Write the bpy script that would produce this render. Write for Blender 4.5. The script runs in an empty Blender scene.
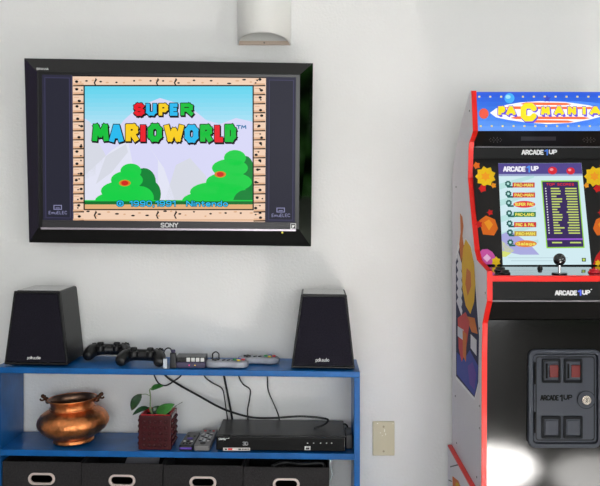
import bpy, bmesh, math, random
from mathutils import Vector, Matrix, Euler
random.seed(7)
C = bpy.context.scene.collection
R = math.radians

# ---------------------------------------------------------------- camera
EYE = 1.10; F = 810.0; CX, CY = 315.0, 205.0; WALL = 2.70
cam_d = bpy.data.cameras.new('camera'); cam = bpy.data.objects.new('camera', cam_d); C.objects.link(cam)
cam.location = (0, 0, EYE); cam.rotation_euler = (R(90), 0, 0)
cam_d.sensor_width = 36; cam_d.lens = 36*F/600
cam_d.shift_x = (300-CX)/600; cam_d.shift_y = -(243-CY)/600
cam_d.clip_start = 0.02
bpy.context.scene.camera = cam

# ---------------------------------------------------------------- world, lights, exposure
vs = bpy.context.scene.view_settings
vs.view_transform = 'Standard'; vs.look = 'None'; vs.gamma = 1; vs.exposure = 0; vs.use_curve_mapping = False
w = bpy.data.worlds.new('world'); bpy.context.scene.world = w; w.use_nodes = True
nt = w.node_tree; N = nt.nodes; L = nt.links; N.clear()
out = N.new('ShaderNodeOutputWorld'); bg = N.new('ShaderNodeBackground')
tc = N.new('ShaderNodeTexCoord'); sep = N.new('ShaderNodeSeparateXYZ'); L.new(tc.outputs['Generated'], sep.inputs[0])
nz = N.new('ShaderNodeTexNoise'); nz.inputs['Scale'].default_value = 26; nz.inputs['Detail'].default_value = 6
L.new(tc.outputs['Generated'], nz.inputs['Vector'])
fol = N.new('ShaderNodeValToRGB'); L.new(nz.outputs[0], fol.inputs[0])          # garden greenery seen to the right
e = fol.color_ramp.elements
e[0].position = .40; e[0].color = (.004, .008, .004, 1); e[1].position = .72; e[1].color = (2.2, 2.8, 2.0, 1)
k = e.new(.55); k.color = (.16, .50, .10, 1)
mr = N.new('ShaderNodeMapRange'); mr.inputs[1].default_value = .22; mr.inputs[2].default_value = .30
L.new(sep.outputs['X'], mr.inputs[0])
mz = N.new('ShaderNodeMapRange'); mz.inputs[1].default_value = .42; mz.inputs[2].default_value = .30
L.new(sep.outputs['Z'], mz.inputs[0])
mr2 = N.new('ShaderNodeMapRange'); mr2.inputs[1].default_value = .75; mr2.inputs[2].default_value = .62; L.new(sep.outputs['X'], mr2.inputs[0])
m0 = N.new('ShaderNodeMath'); m0.operation = 'MULTIPLY'; L.new(mr.outputs[0], m0.inputs[0]); L.new(mr2.outputs[0], m0.inputs[1])
mm = N.new('ShaderNodeMath'); mm.operation = 'MULTIPLY'; L.new(m0.outputs[0], mm.inputs[0]); L.new(mz.outputs[0], mm.inputs[1])
amb = N.new('ShaderNodeMapRange'); amb.inputs[1].default_value = -.2; amb.inputs[2].default_value = .9
amb.inputs[3].default_value = 1.0; amb.inputs[4].default_value = .7
L.new(sep.outputs['Z'], amb.inputs[0])
mx = N.new('ShaderNodeMixRGB'); L.new(mm.outputs[0], mx.inputs[0]); L.new(amb.outputs[0], mx.inputs[1]); L.new(fol.outputs[0], mx.inputs[2])
L.new(mx.outputs[0], bg.inputs[0]); bg.inputs[1].default_value = .34; bpy.context.scene.cycles.sample_clamp_indirect = 0; L.new(bg.outputs[0], out.inputs[0])

def area(name, loc, aim, sx, sy, power, col=(1, 1, 1)):
    d = bpy.data.lights.new(name, 'AREA'); d.shape = 'RECTANGLE'; d.size = sx; d.size_y = sy; d.energy = power; d.color = col
    o = bpy.data.objects.new(name, d); C.objects.link(o); o.location = loc
    o.rotation_euler = (Vector(aim)-Vector(loc)).to_track_quat('-Z', 'Y').to_euler(); return o
area('window_light', (3.0, -.6, 1.5), (0, 2.7, 1.0), 1.4, 1.4, 24, (1, 1, 1))
area('front_fill_light', (.2, -2.0, .9), (-.1, 2.7, .6), 2.6, 1.7, 75, (.985, 1, 1))  # added low fill from behind the camera, brightens the wall under the shelf
area('side_fill_light', (-1.7, 1.1, 2.45), (.4, 2.5, 1.3), .7, .7, 3.5, (1, 1, 1))  # added fill from upper left, brightens the cabinet's white side
for n_, tx, ty, pw in (('sunbeam', .71, 1.12, 56000), ('sunbeam', 1.12, 1.26, 12000)):      # sun through a high window onto the floor
    sd = bpy.data.lights.new(n_, 'SPOT'); sd.energy = pw; sd.spot_size = R(6.8); sd.spot_blend = .5; sd.shadow_soft_size = .03; sd.color = (1, .99, .975)
    so_ = bpy.data.objects.new(n_, sd); C.objects.link(so_); so_.location = (1.75, -1.3, 2.45)
    so_.rotation_euler = (Vector((tx, ty, 0))-so_.location).to_track_quat('-Z', 'Y').to_euler()

# ---------------------------------------------------------------- materials
def lin(c):
    r = []
    for v in c:
        v = v/255; r.append(v/12.92 if v <= .04045 else ((v+.055)/1.055)**2.4)
    return (*r, 1)
MC = {}
def mat(name, col, rough=.5, metal=0, spec=.5, bump=0, bscale=80, var=0, vscale=20, emit=0, coat=0, kind='noise'):
    if name in MC: return MC[name]
    m = bpy.data.materials.new(name); m.use_nodes = True; n = m.node_tree.nodes; l = m.node_tree.links
    p = n['Principled BSDF']; c = lin(col)
    p.inputs['Base Color'].default_value = c; p.inputs['Roughness'].default_value = rough; p.inputs['Metallic'].default_value = metal
    p.inputs['Specular IOR Level'].default_value = spec
    if coat: p.inputs['Coat Weight'].default_value = coat; p.inputs['Coat Roughness'].default_value = .08
    t = n.new('ShaderNodeTexCoord')
    if emit: p.inputs['Emission Color'].default_value = c; p.inputs['Emission Strength'].default_value = emit
    if var:
        x = n.new('ShaderNodeTexNoise'); x.inputs['Scale'].default_value = vscale; x.inputs['Detail'].default_value = 5
        l.new(t.outputs['Object'], x.inputs['Vector'])
        rp = n.new('ShaderNodeValToRGB'); l.new(x.outputs[0], rp.inputs[0])
        rp.color_ramp.elements[0].position = .3; rp.color_ramp.elements[1].position = .7
        rp.color_ramp.elements[0].color = (*[v*(1-var) for v in c[:3]], 1)
        rp.color_ramp.elements[1].color = (*[min(1, v*(1+var)) for v in c[:3]], 1)
        l.new(rp.outputs[0], p.inputs['Base Color'])
    if bump:
        x = n.new('ShaderNodeTexNoise' if kind == 'noise' else 'ShaderNodeTexVoronoi'); x.inputs['Scale'].default_value = bscale
        if kind == 'noise': x.inputs['Detail'].default_value = 3
        l.new(t.outputs['Object'], x.inputs['Vector'])
        b = n.new('ShaderNodeBump'); b.inputs['Strength'].default_value = bump; b.inputs['Distance'].default_value = .004
        l.new(x.outputs[0], b.inputs['Height']); l.new(b.outputs[0], p.inputs['Normal'])
    MC[name] = m; return m
def lit(name, col, s=1.0):                # pixels of a lit display: black glass that emits
    if name in MC: return MC[name]
    m = mat(name, col, .3, 0, .08); p = m.node_tree.nodes['Principled BSDF']
    p.inputs['Base Color'].default_value = (.004, .004, .005, 1)
    p.inputs['Emission Color'].default_value = lin(col); p.inputs['Emission Strength'].default_value = s
    return m

# ---------------------------------------------------------------- objects and properties
def tag(o, label=None, cat=None, group=None, kind=None):
    if label: o['label'] = label
    if cat: o['category'] = cat
    if group: o['group'] = group
    if kind: o['kind'] = kind
    return o
def thing(name, label, cat, loc=(0, 0, 0), rot=(0, 0, 0), group=None):
    o = bpy.data.objects.new(name, None); o.empty_display_size = .05; C.objects.link(o)
    o.location = loc; o.rotation_euler = rot; return tag(o, label, cat, group)
def wmat(o):
    m = Matrix.LocRotScale(o.location, o.rotation_euler, o.scale)
    return wmat(o.parent) @ m if o.parent else m
def obj(name, bm, m, parent=None, smooth=False, bevel=0, seg=2, label=None, world=False, sub=0, keep=False):
    if world and parent: bm.transform(wmat(parent).inverted())
    me = bpy.data.meshes.new(name)
    if not keep: bmesh.ops.recalc_face_normals(bm, faces=bm.faces)
    bm.to_mesh(me); bm.free()
    for mm_ in (m if isinstance(m, (list, tuple)) else [m]): me.materials.append(mm_)
    o = bpy.data.objects.new(name, me); C.objects.link(o); o.parent = parent
    if bevel:
        b = o.modifiers.new('bevel', 'BEVEL'); b.width = bevel; b.segments = seg; b.limit_method = 'ANGLE'; b.angle_limit = R(40)
    if sub:
        s = o.modifiers.new('sub', 'SUBSURF'); s.levels = sub; s.render_levels = sub
    if smooth or bevel:
        for p in me.polygons: p.use_smooth = True
        if bevel:
            w_ = o.modifiers.new('wn', 'WEIGHTED_NORMAL'); w_.keep_sharp = True
    if label: o['label'] = label
    return o
def copy_tree(o, parent=None):
    c = o.copy(); C.objects.link(c); c.parent = parent
    for ch in [x for x in bpy.data.objects if x.parent == o]: copy_tree(ch, c)
    return c
def kids(o): return [x for x in bpy.data.objects if x.parent == o]
B = bmesh.new
def box(bm, x0, x1, y0, y1, z0, z1):
    v = [bm.verts.new(p) for p in ((x0,y0,z0),(x1,y0,z0),(x1,y1,z0),(x0,y1,z0),(x0,y0,z1),(x1,y0,z1),(x1,y1,z1),(x0,y1,z1))]
    for f in ((0,1,2,3),(7,6,5,4),(0,4,5,1),(1,5,6,2),(2,6,7,3),(3,7,4,0)): bm.faces.new([v[i] for i in f])
    return bm
def bx(*a): return box(B(), *a)
def hexa(bm, pts):                        # eight corners, lower four then upper four
    v = [bm.verts.new(p) for p in pts]
    for f in ((0,1,2,3),(7,6,5,4),(0,4,5,1),(1,5,6,2),(2,6,7,3),(3,7,4,0)): bm.faces.new([v[i] for i in f])
    return bm
def prism(bm, pts, ax, a, b):             # 2D outline swept along an axis from a to b
    def P(p, t): return {'x': (t, p[0], p[1]), 'y': (p[0], t, p[1]), 'z': (p[0], p[1], t)}[ax]
    v0 = [bm.verts.new(P(p, a)) for p in pts]; v1 = [bm.verts.new(P(p, b)) for p in pts]; n = len(pts)
    bm.faces.new(v0); bm.faces.new(v1[::-1])
    for i in range(n): bm.faces.new((v0[i], v0[(i+1) % n], v1[(i+1) % n], v1[i]))
    return bm
def ring(bm, outer, inner, ax, a, b):     # frame between two outlines with the same number of points
    def P(p, t): return {'x': (t, p[0], p[1]), 'y': (p[0], t, p[1]), 'z': (p[0], p[1], t)}[ax]
    V = [[bm.verts.new(P(p, t)) for p in s] for s in (outer, inner) for t in (a, b)]; n = len(outer)
    for i in range(n):
        j = (i+1) % n
        for A, D in ((0, 2), (3, 1), (1, 0), (2, 3)): bm.faces.new((V[A][i], V[A][j], V[D][j], V[D][i]))
    return bm
def rrect(x0, x1, y0, y1, r, n=5):
    p = []
    for cx, cy, a0 in ((x1-r, y0+r, -90), (x1-r, y1-r, 0), (x0+r, y1-r, 90), (x0+r, y0+r, 180)):
        for i in range(n+1):
            a = R(a0+90*i/n); p.append((cx+r*math.cos(a), cy+r*math.sin(a)))
    return p
def ell(cx, cy, a, b=None, n=28, a0=0, a1=360):
    b = b or a; full = a1-a0 == 360
    return [(cx+a*math.cos(R(a0+(a1-a0)*i/(n if full else n-1))), cy+b*math.sin(R(a0+(a1-a0)*i/(n if full else n-1)))) for i in range(n)]
def lathe(bm, prof, seg=32, c=(0, 0), sy=1, cap=True):
    rows = []
    for r, z in prof:
        rows.append([bm.verts.new((c[0]+r*math.cos(2*math.pi*i/seg), c[1]+sy*r*math.sin(2*math.pi*i/seg), z)) for i in range(seg)])
    for a, b in zip(rows, rows[1:]):
        for i in range(seg): bm.faces.new((a[i], a[(i+1) % seg], b[(i+1) % seg], b[i]))
    if cap and prof[0][0] > 1e-5: bm.faces.new(rows[0][::-1])
    if cap and prof[-1][0] > 1e-5: bm.faces.new(rows[-1])
    bmesh.ops.remove_doubles(bm, verts=bm.verts, dist=1e-6); return bm
def ball(bm, c, r, sx=1, sy=1, sz=1, seg=16):
    bmesh.ops.create_uvsphere(bm, u_segments=seg, v_segments=seg//2+2, radius=r, matrix=Matrix.Translation(c) @ Matrix.Diagonal((sx, sy, sz, 1))); return bm
def cyl(bm, p, q, r, seg=16, r2=None):
    p, q = Vector(p), Vector(q); d = q-p
    bmesh.ops.create_cone(bm, cap_ends=True, segments=seg, radius1=r, radius2=r if r2 is None else r2, depth=d.length,
        matrix=Matrix.Translation((p+q)/2) @ d.to_track_quat('Z', 'Y').to_matrix().to_4x4()); return bm
def smooth_path(pts, n=8):
    P = [Vector(p) for p in pts]; P = [2*P[0]-P[1]]+P+[2*P[-1]-P[-2]]; o = []
    for i in range(1, len(P)-2):
        for k in range(n):
            t = k/n; a, b, c, d = P[i-1:i+3]
            o.append(.5*((2*b)+(c-a)*t+(2*a-5*b+4*c-d)*t*t+(3*b-a-3*c+d)*t**3))
    return o+[P[-2]]
def tube(bm, pts, r, seg=8, n=8):
    pts = smooth_path(pts, n) if n else [Vector(p) for p in pts]; rows = []
    up = Vector((.13, 1, .21)).normalized()
    for i, p in enumerate(pts):
        t = (pts[min(i+1, len(pts)-1)]-pts[max(i-1, 0)]).normalized()
        a = t.cross(up).normalized(); b = t.cross(a)
        rr = r[min(int(i/max(1, len(pts)-1)*(len(r)-1)+.5), len(r)-1)] if isinstance(r, (list, tuple)) else r
        rows.append([bm.verts.new(p+rr*(a*math.cos(2*math.pi*k/seg)+b*math.sin(2*math.pi*k/seg))) for k in range(seg)])
    for A, D in zip(rows, rows[1:]):
        for k in range(seg): bm.faces.new((A[k], A[(k+1) % seg], D[(k+1) % seg], D[k]))
    bm.faces.new(rows[0][::-1]); bm.faces.new(rows[-1]); return bm
def at(px, py, Y): return Vector(((px-CX)*Y/F, Y, EYE+(CY-py)*Y/F))
def on_plane(px, py, P0, n):
    d = Vector(((px-CX)/F, 1, (CY-py)/F)); o = Vector((0, 0, EYE)); t = (P0-o).dot(n)/d.dot(n); return o+d*t

# stroke lettering: centre lines on a grid, y downwards, x from 0 to the width given first
GL = {
'A': (4, [(0,6),(1.6,0),(2.4,0),(4,6)], [(.8,4.1),(3.2,4.1)]), 'B': (3.6, [(0,0),(0,6),(2.8,6),(3.6,5),(3.6,4),(2.8,3),(0,3)], [(0,0),(2.6,0),(3.3,.8),(3.3,2.2),(2.6,3)]),
'C': (3.8, [(3.8,1.2),(2.9,0),(1,0),(0,1.2),(0,4.8),(1,6),(2.9,6),(3.8,4.8)]), 'D': (3.8, [(0,0),(0,6),(2.5,6),(3.8,4.6),(3.8,1.4),(2.5,0),(0,0)]),
'E': (3.2, [(3.2,0),(0,0),(0,6),(3.2,6)], [(0,3),(2.7,3)]), 'G': (4, [(3.8,1),(2.9,0),(1,0),(0,1.2),(0,4.8),(1,6),(3,6),(4,5),(4,3.3),(2.2,3.3)]),
'H': (4, [(0,0),(0,6)], [(4,0),(4,6)], [(0,3),(4,3)]), 'I': (.01, [(0,0),(0,6)]), 'L': (3, [(0,0),(0,6),(3,6)]), 'M': (5, [(0,6),(.5,0),(2.5,4),(4.5,0),(5,6)]),
'N': (4, [(0,6),(0,0),(4,6),(4,0)]), 'O': (4.2, [(1.2,0),(0,1.4),(0,4.6),(1.2,6),(3,6),(4.2,4.6),(4.2,1.4),(3,0),(1.2,0)]), 'P': (3.5, [(0,6),(0,0),(2.6,0),(3.5,.9),(3.5,2.5),(2.6,3.4),(0,3.4)]),
'R': (3.7, [(0,6),(0,0),(2.6,0),(3.5,.9),(3.5,2.3),(2.6,3.2),(0,3.2)], [(1.8,3.2),(3.7,6)]), 'S': (3.5, [(3.4,.9),(2.6,0),(.9,0),(0,.9),(0,2),(.9,2.8),(2.6,3.2),(3.5,4),(3.5,5.1),(2.6,6),(.9,6),(0,5.1)]),
'T': (4, [(0,0),(4,0)], [(2,0),(2,6)]), 'U': (3.8, [(0,0),(0,4.8),(1,6),(2.8,6),(3.8,4.8),(3.8,0)]), 'V': (4, [(0,0),(2,6),(4,0)]), 'W': (6, [(0,0),(1.3,6),(3,1.6),(4.7,6),(6,0)]), 'Y': (4, [(0,0),(2,3),(4,0)], [(2,3),(2,6)]),
'0': (3.4, [(1,0),(0,1.2),(0,4.8),(1,6),(2.4,6),(3.4,4.8),(3.4,1.2),(2.4,0),(1,0)]), '1': (1.6, [(0,1.2),(1.6,0),(1.6,6)]), '3': (3.3, [(0,.6),(.8,0),(2.4,0),(3.2,.9),(3.2,2.1),(2.4,3),(1.2,3)], [(2.4,3),(3.3,3.9),(3.3,5.1),(2.4,6),(.8,6),(0,5.3)]),
'9': (3.4, [(0,5.6),(.9,6),(2.2,6),(3.4,4.8),(3.4,1.2),(2.5,0),(1,0),(0,1),(0,2.4),(1,3.3),(3.4,3.3)]), '-': (2, [(0,3.2),(2,3.2)]), '&': (3.8, [(3.8,6),(.8,1.6),(.8,.7),(1.5,0),(2.4,.7),(2.4,1.6),(0,3.8),(0,5.2),(1,6),(2.2,6),(3.8,3.6)]), ',': (.4, [(.4,5.6),(0,7)]), ' ': (2.2,),
'n': (2.8, [(0,2.2),(0,6)], [(0,3),(1,2.2),(2,2.2),(2.8,3),(2.8,6)]), 'i': (.01, [(0,2.4),(0,6)], [(0,.6),(0,.8)]), 't': (2, [(.8,.6),(.8,5.2),(1.4,6),(2,6)], [(0,2.2),(2,2.2)]), 'e': (2.9, [(0,4.1),(2.9,4.1),(2.9,3),(2,2.2),(.9,2.2),(0,3),(0,5.2),(.9,6),(2.6,6)]),
'd': (2.8, [(2.8,0),(2.8,6)], [(2.8,3),(2,2.2),(.8,2.2),(0,3),(0,5.2),(.8,6),(2,6),(2.8,5.2)]), 'o': (2.9, [(.9,2.2),(0,3.1),(0,5.1),(.9,6),(2,6),(2.9,5.1),(2.9,3.1),(2,2.2),(.9,2.2)]), 'p': (2.8, [(0,2.2),(0,7.6)], [(0,3),(.8,2.2),(2,2.2),(2.8,3),(2.8,5.2),(2,6),(.8,6),(0,5.2)]),
'l': (.01, [(0,0),(0,6)]), 'k': (2.6, [(0,0),(0,6)], [(2.5,2.2),(0,4.4)], [(.9,3.7),(2.6,6)]), 'a': (2.8, [(.3,2.3),(2,2.2),(2.8,3),(2.8,6)], [(2.8,4),(.8,4),(0,4.6),(0,5.4),(.8,6),(2,6),(2.8,5.3)]), 'u': (2.8, [(0,2.2),(0,5.2),(.8,6),(1.8,6),(2.8,5.2)], [(2.8,2.2),(2.8,6)]), 'm': (4.4, [(0,2.2),(0,6)], [(0,3),(1,2.2),(2.2,3),(2.2,6)], [(2.2,3),(3.3,2.2),(4.4,3),(4.4,6)]), 'g': (2.8, [(2.8,2.2),(2.8,7),(2,7.6),(.4,7.6)], [(2.8,3),(2,2.2),(.8,2.2),(0,3),(0,5),(.8,5.8),(2,5.8),(2.8,5)]),
'©': (4.4, [(1.2,0),(0,1.4),(0,4.6),(1.2,6),(3.2,6),(4.4,4.6),(4.4,1.4),(3.2,0),(1.2,0)], [(2.9,2.3),(1.7,2.3),(1.5,3.7),(2.9,3.7)]) }
class Art:                                # flat printed or displayed design: one mesh, many materials, thin layers on a plane
    def __init__(s, P0, n, step=.00025):
        s.P0, s.n, s.step = Vector(P0), Vector(n).normalized(), step; s.bm = B(); s.mats = []
    def pt(s, x, y, l): return on_plane(x, y, s.P0, s.n)+s.n*(s.step*l)
    def mi(s, m):
        if m not in s.mats: s.mats.append(m)
        return s.mats.index(m)
    def poly(s, pts, m, l=1):
        v = [s.bm.verts.new(s.pt(x, y, l)) for x, y in pts]
        f = s.bm.faces.new(v); f.material_index = s.mi(m); f.normal_update()
        if f.normal.dot(s.n) < 0: f.normal_flip()
    def rect(s, x0, y0, x1, y1, m, l=1): s.poly([(x0, y0), (x1, y0), (x1, y1), (x0, y1)], m, l)
    def text(s, t, x0, y0, x1, y1, m, l=2, h=.5, grow=0, dx=0, dy=0, slope=0, sq=0):   # h: half stroke width
        gap = 1.5 if len(t) > 1 else 0; adv = []; x = 0
        for ch in t: adv.append(x); x += GL[ch][0]+gap
        W = max(x-gap, .01); kx, ky = (x1-x0-2*h)/W, (y1-y0-2*h)/6
        if W < .1: kx = 0
        hw = h+grow
        for ch, a in zip(t, adv):
            for line in GL[ch][1:]:
                P = [(x0+h+(a+px)*kx+dx if W > .1 else (x0+x1)/2+dx, y0+h+py*ky+dy) for px, py in line]
                P = [(X, Y+slope*(X-x0)) for X, Y in P]
                for (ax, ay), (bx_, by) in zip(P, P[1:]):
                    d = math.hypot(bx_-ax, by-ay) or 1; nx, ny = -(by-ay)/d*hw, (bx_-ax)/d*hw
                    if sq: ax, ay, bx_, by = ax-ny*sq, ay+nx*sq, bx_+ny*sq, by-nx*sq
                    s.poly([(ax+nx, ay+ny), (bx_+nx, by+ny), (bx_-nx, by-ny), (ax-nx, ay-ny)], m, l)
                if hw > .35 and not sq:
                    for X, Y in P: s.poly([(X+hw*1.06*math.cos(R(22.5+45*k)), Y+hw*1.06*math.sin(R(22.5+45*k))) for k in range(8)], m, l+.2)
    def build(s, name, parent, label=None): return obj(name, s.bm, s.mats, parent, world=True, label=label, keep=True)

# ---------------------------------------------------------------- the setting
M_wall = mat('wall_paint', (230, 230, 229), .75, bump=.32, bscale=120, spec=.25)
def struct(name, bm, m): return tag(obj(name, bm, m), kind='structure')
struct('wall_back', bx(-3.2, 3.2, WALL, WALL+.12, 0, 2.6), M_wall)
struct('floor', bx(-3.2, 3.2, -2.2, WALL+.12, -.1, 0), mat('floor_laminate', (152, 149, 144), .45, var=.12, vscale=6))
struct('ceiling', bx(-3.2, 3.2, -2.2, WALL+.12, 2.6, 2.7), mat('ceiling_paint', (232, 231, 228), .8))
struct('baseboard_back', bx(-3.2, 3.2, WALL-.012, WALL, 0, .09), mat('trim_paint', (228, 228, 225), .5))

# ---------------------------------------------------------------- blue shelf unit
TILT = .0125                              # the boards sag a little to the right
SF, SB = 2.484, 2.684
def ztop(X): return .5905-TILT*X
def zlow(X): return .3378-TILT*X
def zbot(X): return .036-TILT*X
M_blue = mat('blue_lacquer', (9, 92, 162), .32, var=.18, vscale=14, bump=.08, bscale=60, spec=.32)
XL0, XL1, XR0, XR1 = -.983, -.965, .1196, .138
sh = thing('shelf_unit', 'low blue painted open shelf unit against the white wall under the television', 'shelf', (-.42, SF, 0))
def board(zf, x0, x1, t):
    return hexa(B(), [(x0,SF,zf(x0)-t),(x1,SF,zf(x1)-t),(x1,SB,zf(x1)-t),(x0,SB,zf(x0)-t),(x0,SF,zf(x0)),(x1,SF,zf(x1)),(x1,SB,zf(x1)),(x0,SB,zf(x0))])
obj('shelf_board', board(ztop, XL0, XR1, .0185), M_blue, sh, bevel=.002, world=True, label='top board carrying the speakers')
obj('shelf_board', board(zlow, XL1, XR0, .0185), M_blue, sh, bevel=.0015, world=True, label='middle board carrying the copper pot')
obj('shelf_board', board(zbot, XL1, XR0, .0185), M_blue, sh, bevel=.0015, world=True)
for x0, x1 in ((XL0, XL1), (XR0, XR1)):
    zt = min(ztop(x0), ztop(x1))-.0186
    obj('side_panel', bx(x0, x1, SF, SB, 0, zt), M_blue, sh, bevel=.0015, world=True)

# ---------------------------------------------------------------- fabric storage bins
M_bin = mat('black_canvas', (48, 46, 47), .9, bump=.5, bscale=420, var=.25, vscale=200, spec=.2)
M_binin = mat('bin_lining', (20, 19, 20), .9)
M_ring = mat('brushed_nickel', (225, 208, 202), .35, metal=.35)
def make_bin(wd, h, label):
    t = thing('storage_bin', label, 'storage bin', group='black fabric bins in the bottom row of the shelf'); d = .19; hw = wd/2
    hz = h-.052
    st = rrect(-.034, .034, hz-.0125, hz+.0125, .0124, 6)
    bm = B()                              # front panel with the grip hole cut through
    for y in (0, .004):
        vo = [bm.verts.new(p) for p in ((-hw,y,0),(hw,y,0),(hw,y,h),(-hw,y,h))]; vi = [bm.verts.new((p[0], y, p[1])) for p in st]
        es = [bm.edges.new((v[i], v[(i+1) % len(v)])) for v in (vo, vi) for i in range(len(v))]
        bmesh.ops.triangle_fill(bm, edges=es, use_beauty=True)
        if y == 0: a = (vo, vi)
    for A, D in zip(a, (vo, vi)):
        for i in range(len(A)): bm.faces.new((A[i], A[(i+1) % len(A)], D[(i+1) % len(A)], D[i]))
    obj('front_panel', bm, M_bin, t)
    bm = B(); box(bm, -hw, -hw+.004, .0042, d, 0, h); box(bm, hw-.004, hw, .0042, d, 0, h); box(bm, -hw+.004, hw-.004, d-.004, d, 0, h)
    box(bm, -hw+.004, hw-.004, .0042, d-.004, 0, .005)
    obj('bin_body', bm, M_binin, t)
    obj('grip_ring', ring(B(), rrect(-.0415, .0415, hz-.0185, hz+.0185, .0184, 6), rrect(-.0335, .0335, hz-.012, hz+.012, .0119, 6), 'y', -.003, .0055), M_ring, t, bevel=.001, smooth=True, label='pale metal oval grip ring')
    bm = B(); box(bm, -hw, hw, -.0012, .0002, h-.006, h-.0005); obj('hem', bm, M_bin, t)
    return t
bins = []
blabels = ['black fabric bin at the left end of the bottom row, below the copper pot',
           'black fabric bin with a grey card poking from its top, below the red plant pot',
           'black fabric bin below the two remotes, between the card bin and the cables bin',
           'black fabric bin with dark cables on top, at the right end below the disc player']
for i, (a, b) in enumerate(((1.5, 80.2), (81, 161.5), (162.5, 241.7), (242.5, 328.3))):
    Y = 2.493; x0, x1 = (a-CX)*Y/F, (b-CX)*Y/F; xc = (x0+x1)/2; zb = zbot(xc)+.0018
    t = make_bin(x1-x0, 1.1-(461.3+.022*(a+b)/2-CY-.3)*Y/F-zb, blabels[i])
    t.location = (xc, Y, zb); t.rotation_euler = (0, TILT, 0); bins.append(t)
# things kept in the bins
Zb = lambda px, py, Y: at(px, py, Y)
p0, p1 = at(126, 460.5, 2.56), at(160, 460.5, 2.56)
card = hexa(B(), [(p0.x,2.53,.285),(p1.x,2.53,.285),(p1.x,2.533,.285),(p0.x,2.533,.285),(p0.x+.01,2.585,.321),(p1.x,2.585,.321),(p1.x,2.588,.321),(p0.x+.01,2.588,.321)])
tag(obj('card', card, mat('grey_card', (122, 120, 124), .6)), 'grey card leaning inside the second black bin, edge showing above its rim', 'card')
bm = B(); z0 = .300
for k in range(4):
    y = 2.525+.03*k; tube(bm, [at(272+4*k, 466, y), at(285, 462.5+k*.4, y+.02), at(303, 464-k*.3, y+.01), at(322, 463.5+.5*k, y+.02), at(324, 472, y+.01)], .006)
tag(obj('cable_bundle', bm, mat('cable_black', (24, 24, 26), .45), smooth=True), 'bundle of black cables heaped in the rightmost fabric bin', 'cable')
bm = B(); tube(bm, [at(331, 459.4, 2.6), at(329.5, 464, 2.6), at(332, 474, 2.58), at(329, 482, 2.58), at(327.5, 492, 2.58), at(329.5, 522, 2.6)], .004)
tag(obj('cord', bm, mat('white_cord', (205, 212, 214), .4), smooth=True), 'white cord hanging beside the rightmost black bin', 'cord')

# ---------------------------------------------------------------- speakers
M_cloth = mat('grille_cloth', (31, 29, 38), .9, bump=.6, bscale=500, var=.35, vscale=260, spec=.12)
M_cab = mat('speaker_case', (11, 11, 12), .42, bump=.12, bscale=300, spec=.35)
M_sptop = mat('speaker_top_sheen', (40, 38, 38), .2, coat=1)  # lighter grey base puts the sheen of the top into its colour
M_white = mat('white_print', (225, 225, 225), .5)
def make_speaker(label):
    t = thing('bookshelf_speaker', label, 'speaker', group='pair of black speakers on the top board')
    W0, W1, H, D = .0985, .0708, .231, .184
    def slab(a0, a1, y0, y1, z0, z1): return [(-a0,y0,z0),(a0,y0,z0),(a0,y1,z0),(-a0,y1,z0),(-a1,y0,z1),(a1,y0,z1),(a1,y1,z1),(-a1,y1,z1)]
    obj('case', hexa(B(), slab(W0, W1, .010, D, .004, H)), M_cab, t, bevel=.006, seg=3)
    obj('grille', hexa(B(), slab(W0-.006, W1-.006, 0, .0105, .012, H-.007)), M_cloth, t, bevel=.004, seg=3, label='black cloth grille')
    bm = B(); ol = [(-W0, .004), (W0, .004), (W1, H), (-W1, H)]; il = [(-W0+.0065, .011), (W0-.0065, .011), (W1-.0062, H-.0065), (-W1+.0062, H-.0065)]
    obj('front_frame', ring(bm, ol, il, 'y', .003, .0105), M_cab, t, bevel=.002)
    obj('top_sheen', bx(-W1+.006, W1-.006, .016, D-.006, H-.001, H+.0012), M_sptop, t, bevel=.001, label='glossy top, lighter grey painted in for sheen')
    for x in (-.07, .07):
        for y in (.03, .15): obj('rubber_foot', cyl(B(), (x, y, 0), (x, y, .0045), .008, 12), mat('rubber', (18, 18, 18), .8), t)
    return t
sp1 = make_speaker('black speaker at the left end of the top board, its right flank showing')
Y = 2.497; xs = (35.6-CX)*Y/F
sp1.location = (xs, Y, ztop(xs)+.0015); sp1.rotation_euler = (0, TILT, 0)
sp2 = copy_tree(sp1); sp2['label'] = 'black speaker right of the grey gamepads, at the right end of the top board'
xs = (323-CX)*Y/F; sp2.location = (xs, Y, ztop(xs)+.0015)
for s, (a, b, c, d) in ((sp1, (27.2, 355.8, 40.5, 359.3)), (sp2, (315.6, 357.8, 329.2, 361.8))):
    A = Art((0, Y-.0006, 0), (0, -1, 0)); A.text('polkaudio', a, b, c, d, M_white, 0, .24); A.build('logo', s)

# ---------------------------------------------------------------- television
TH = .1066
tv = thing('television', 'wall mounted flat television in a black frame showing a video game title screen', 'television', (-.4733, 2.635, .965), (TH, 0, 0))
n_tv = Vector((0, -math.cos(TH), -math.sin(TH))); P_tv = Vector((-.4733, 2.635, .970))
TI = wmat(tv).inverted()
def tvl(px, py, d=0):                     # local (x, z) of a photographed point on the screen plane
    p = TI @ on_plane(px, py, P_tv, n_tv); return (p.x, p.z)
OUT = [(23, 58), (313, 63), (311, 247), (28, 243)]; INN = [(37, 71.8), (300, 74.6), (299, 229.2), (38.4, 227.4)]
M_frame = mat('tv_frame', (16, 15, 16), .5, spec=.5); M_gloss = mat('tv_gloss_black', (6, 6, 8), .06); M_violet = mat('tv_violet_reflection', (22, 13, 36), .1)  # violet base colour stands for the reflection on the left frame side
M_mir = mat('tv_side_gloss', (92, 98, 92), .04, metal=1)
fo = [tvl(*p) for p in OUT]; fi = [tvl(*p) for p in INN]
names = [('frame_top', M_frame), ('frame_side', M_mir), ('frame_bottom', M_gloss), ('frame_side', M_violet)]
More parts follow.
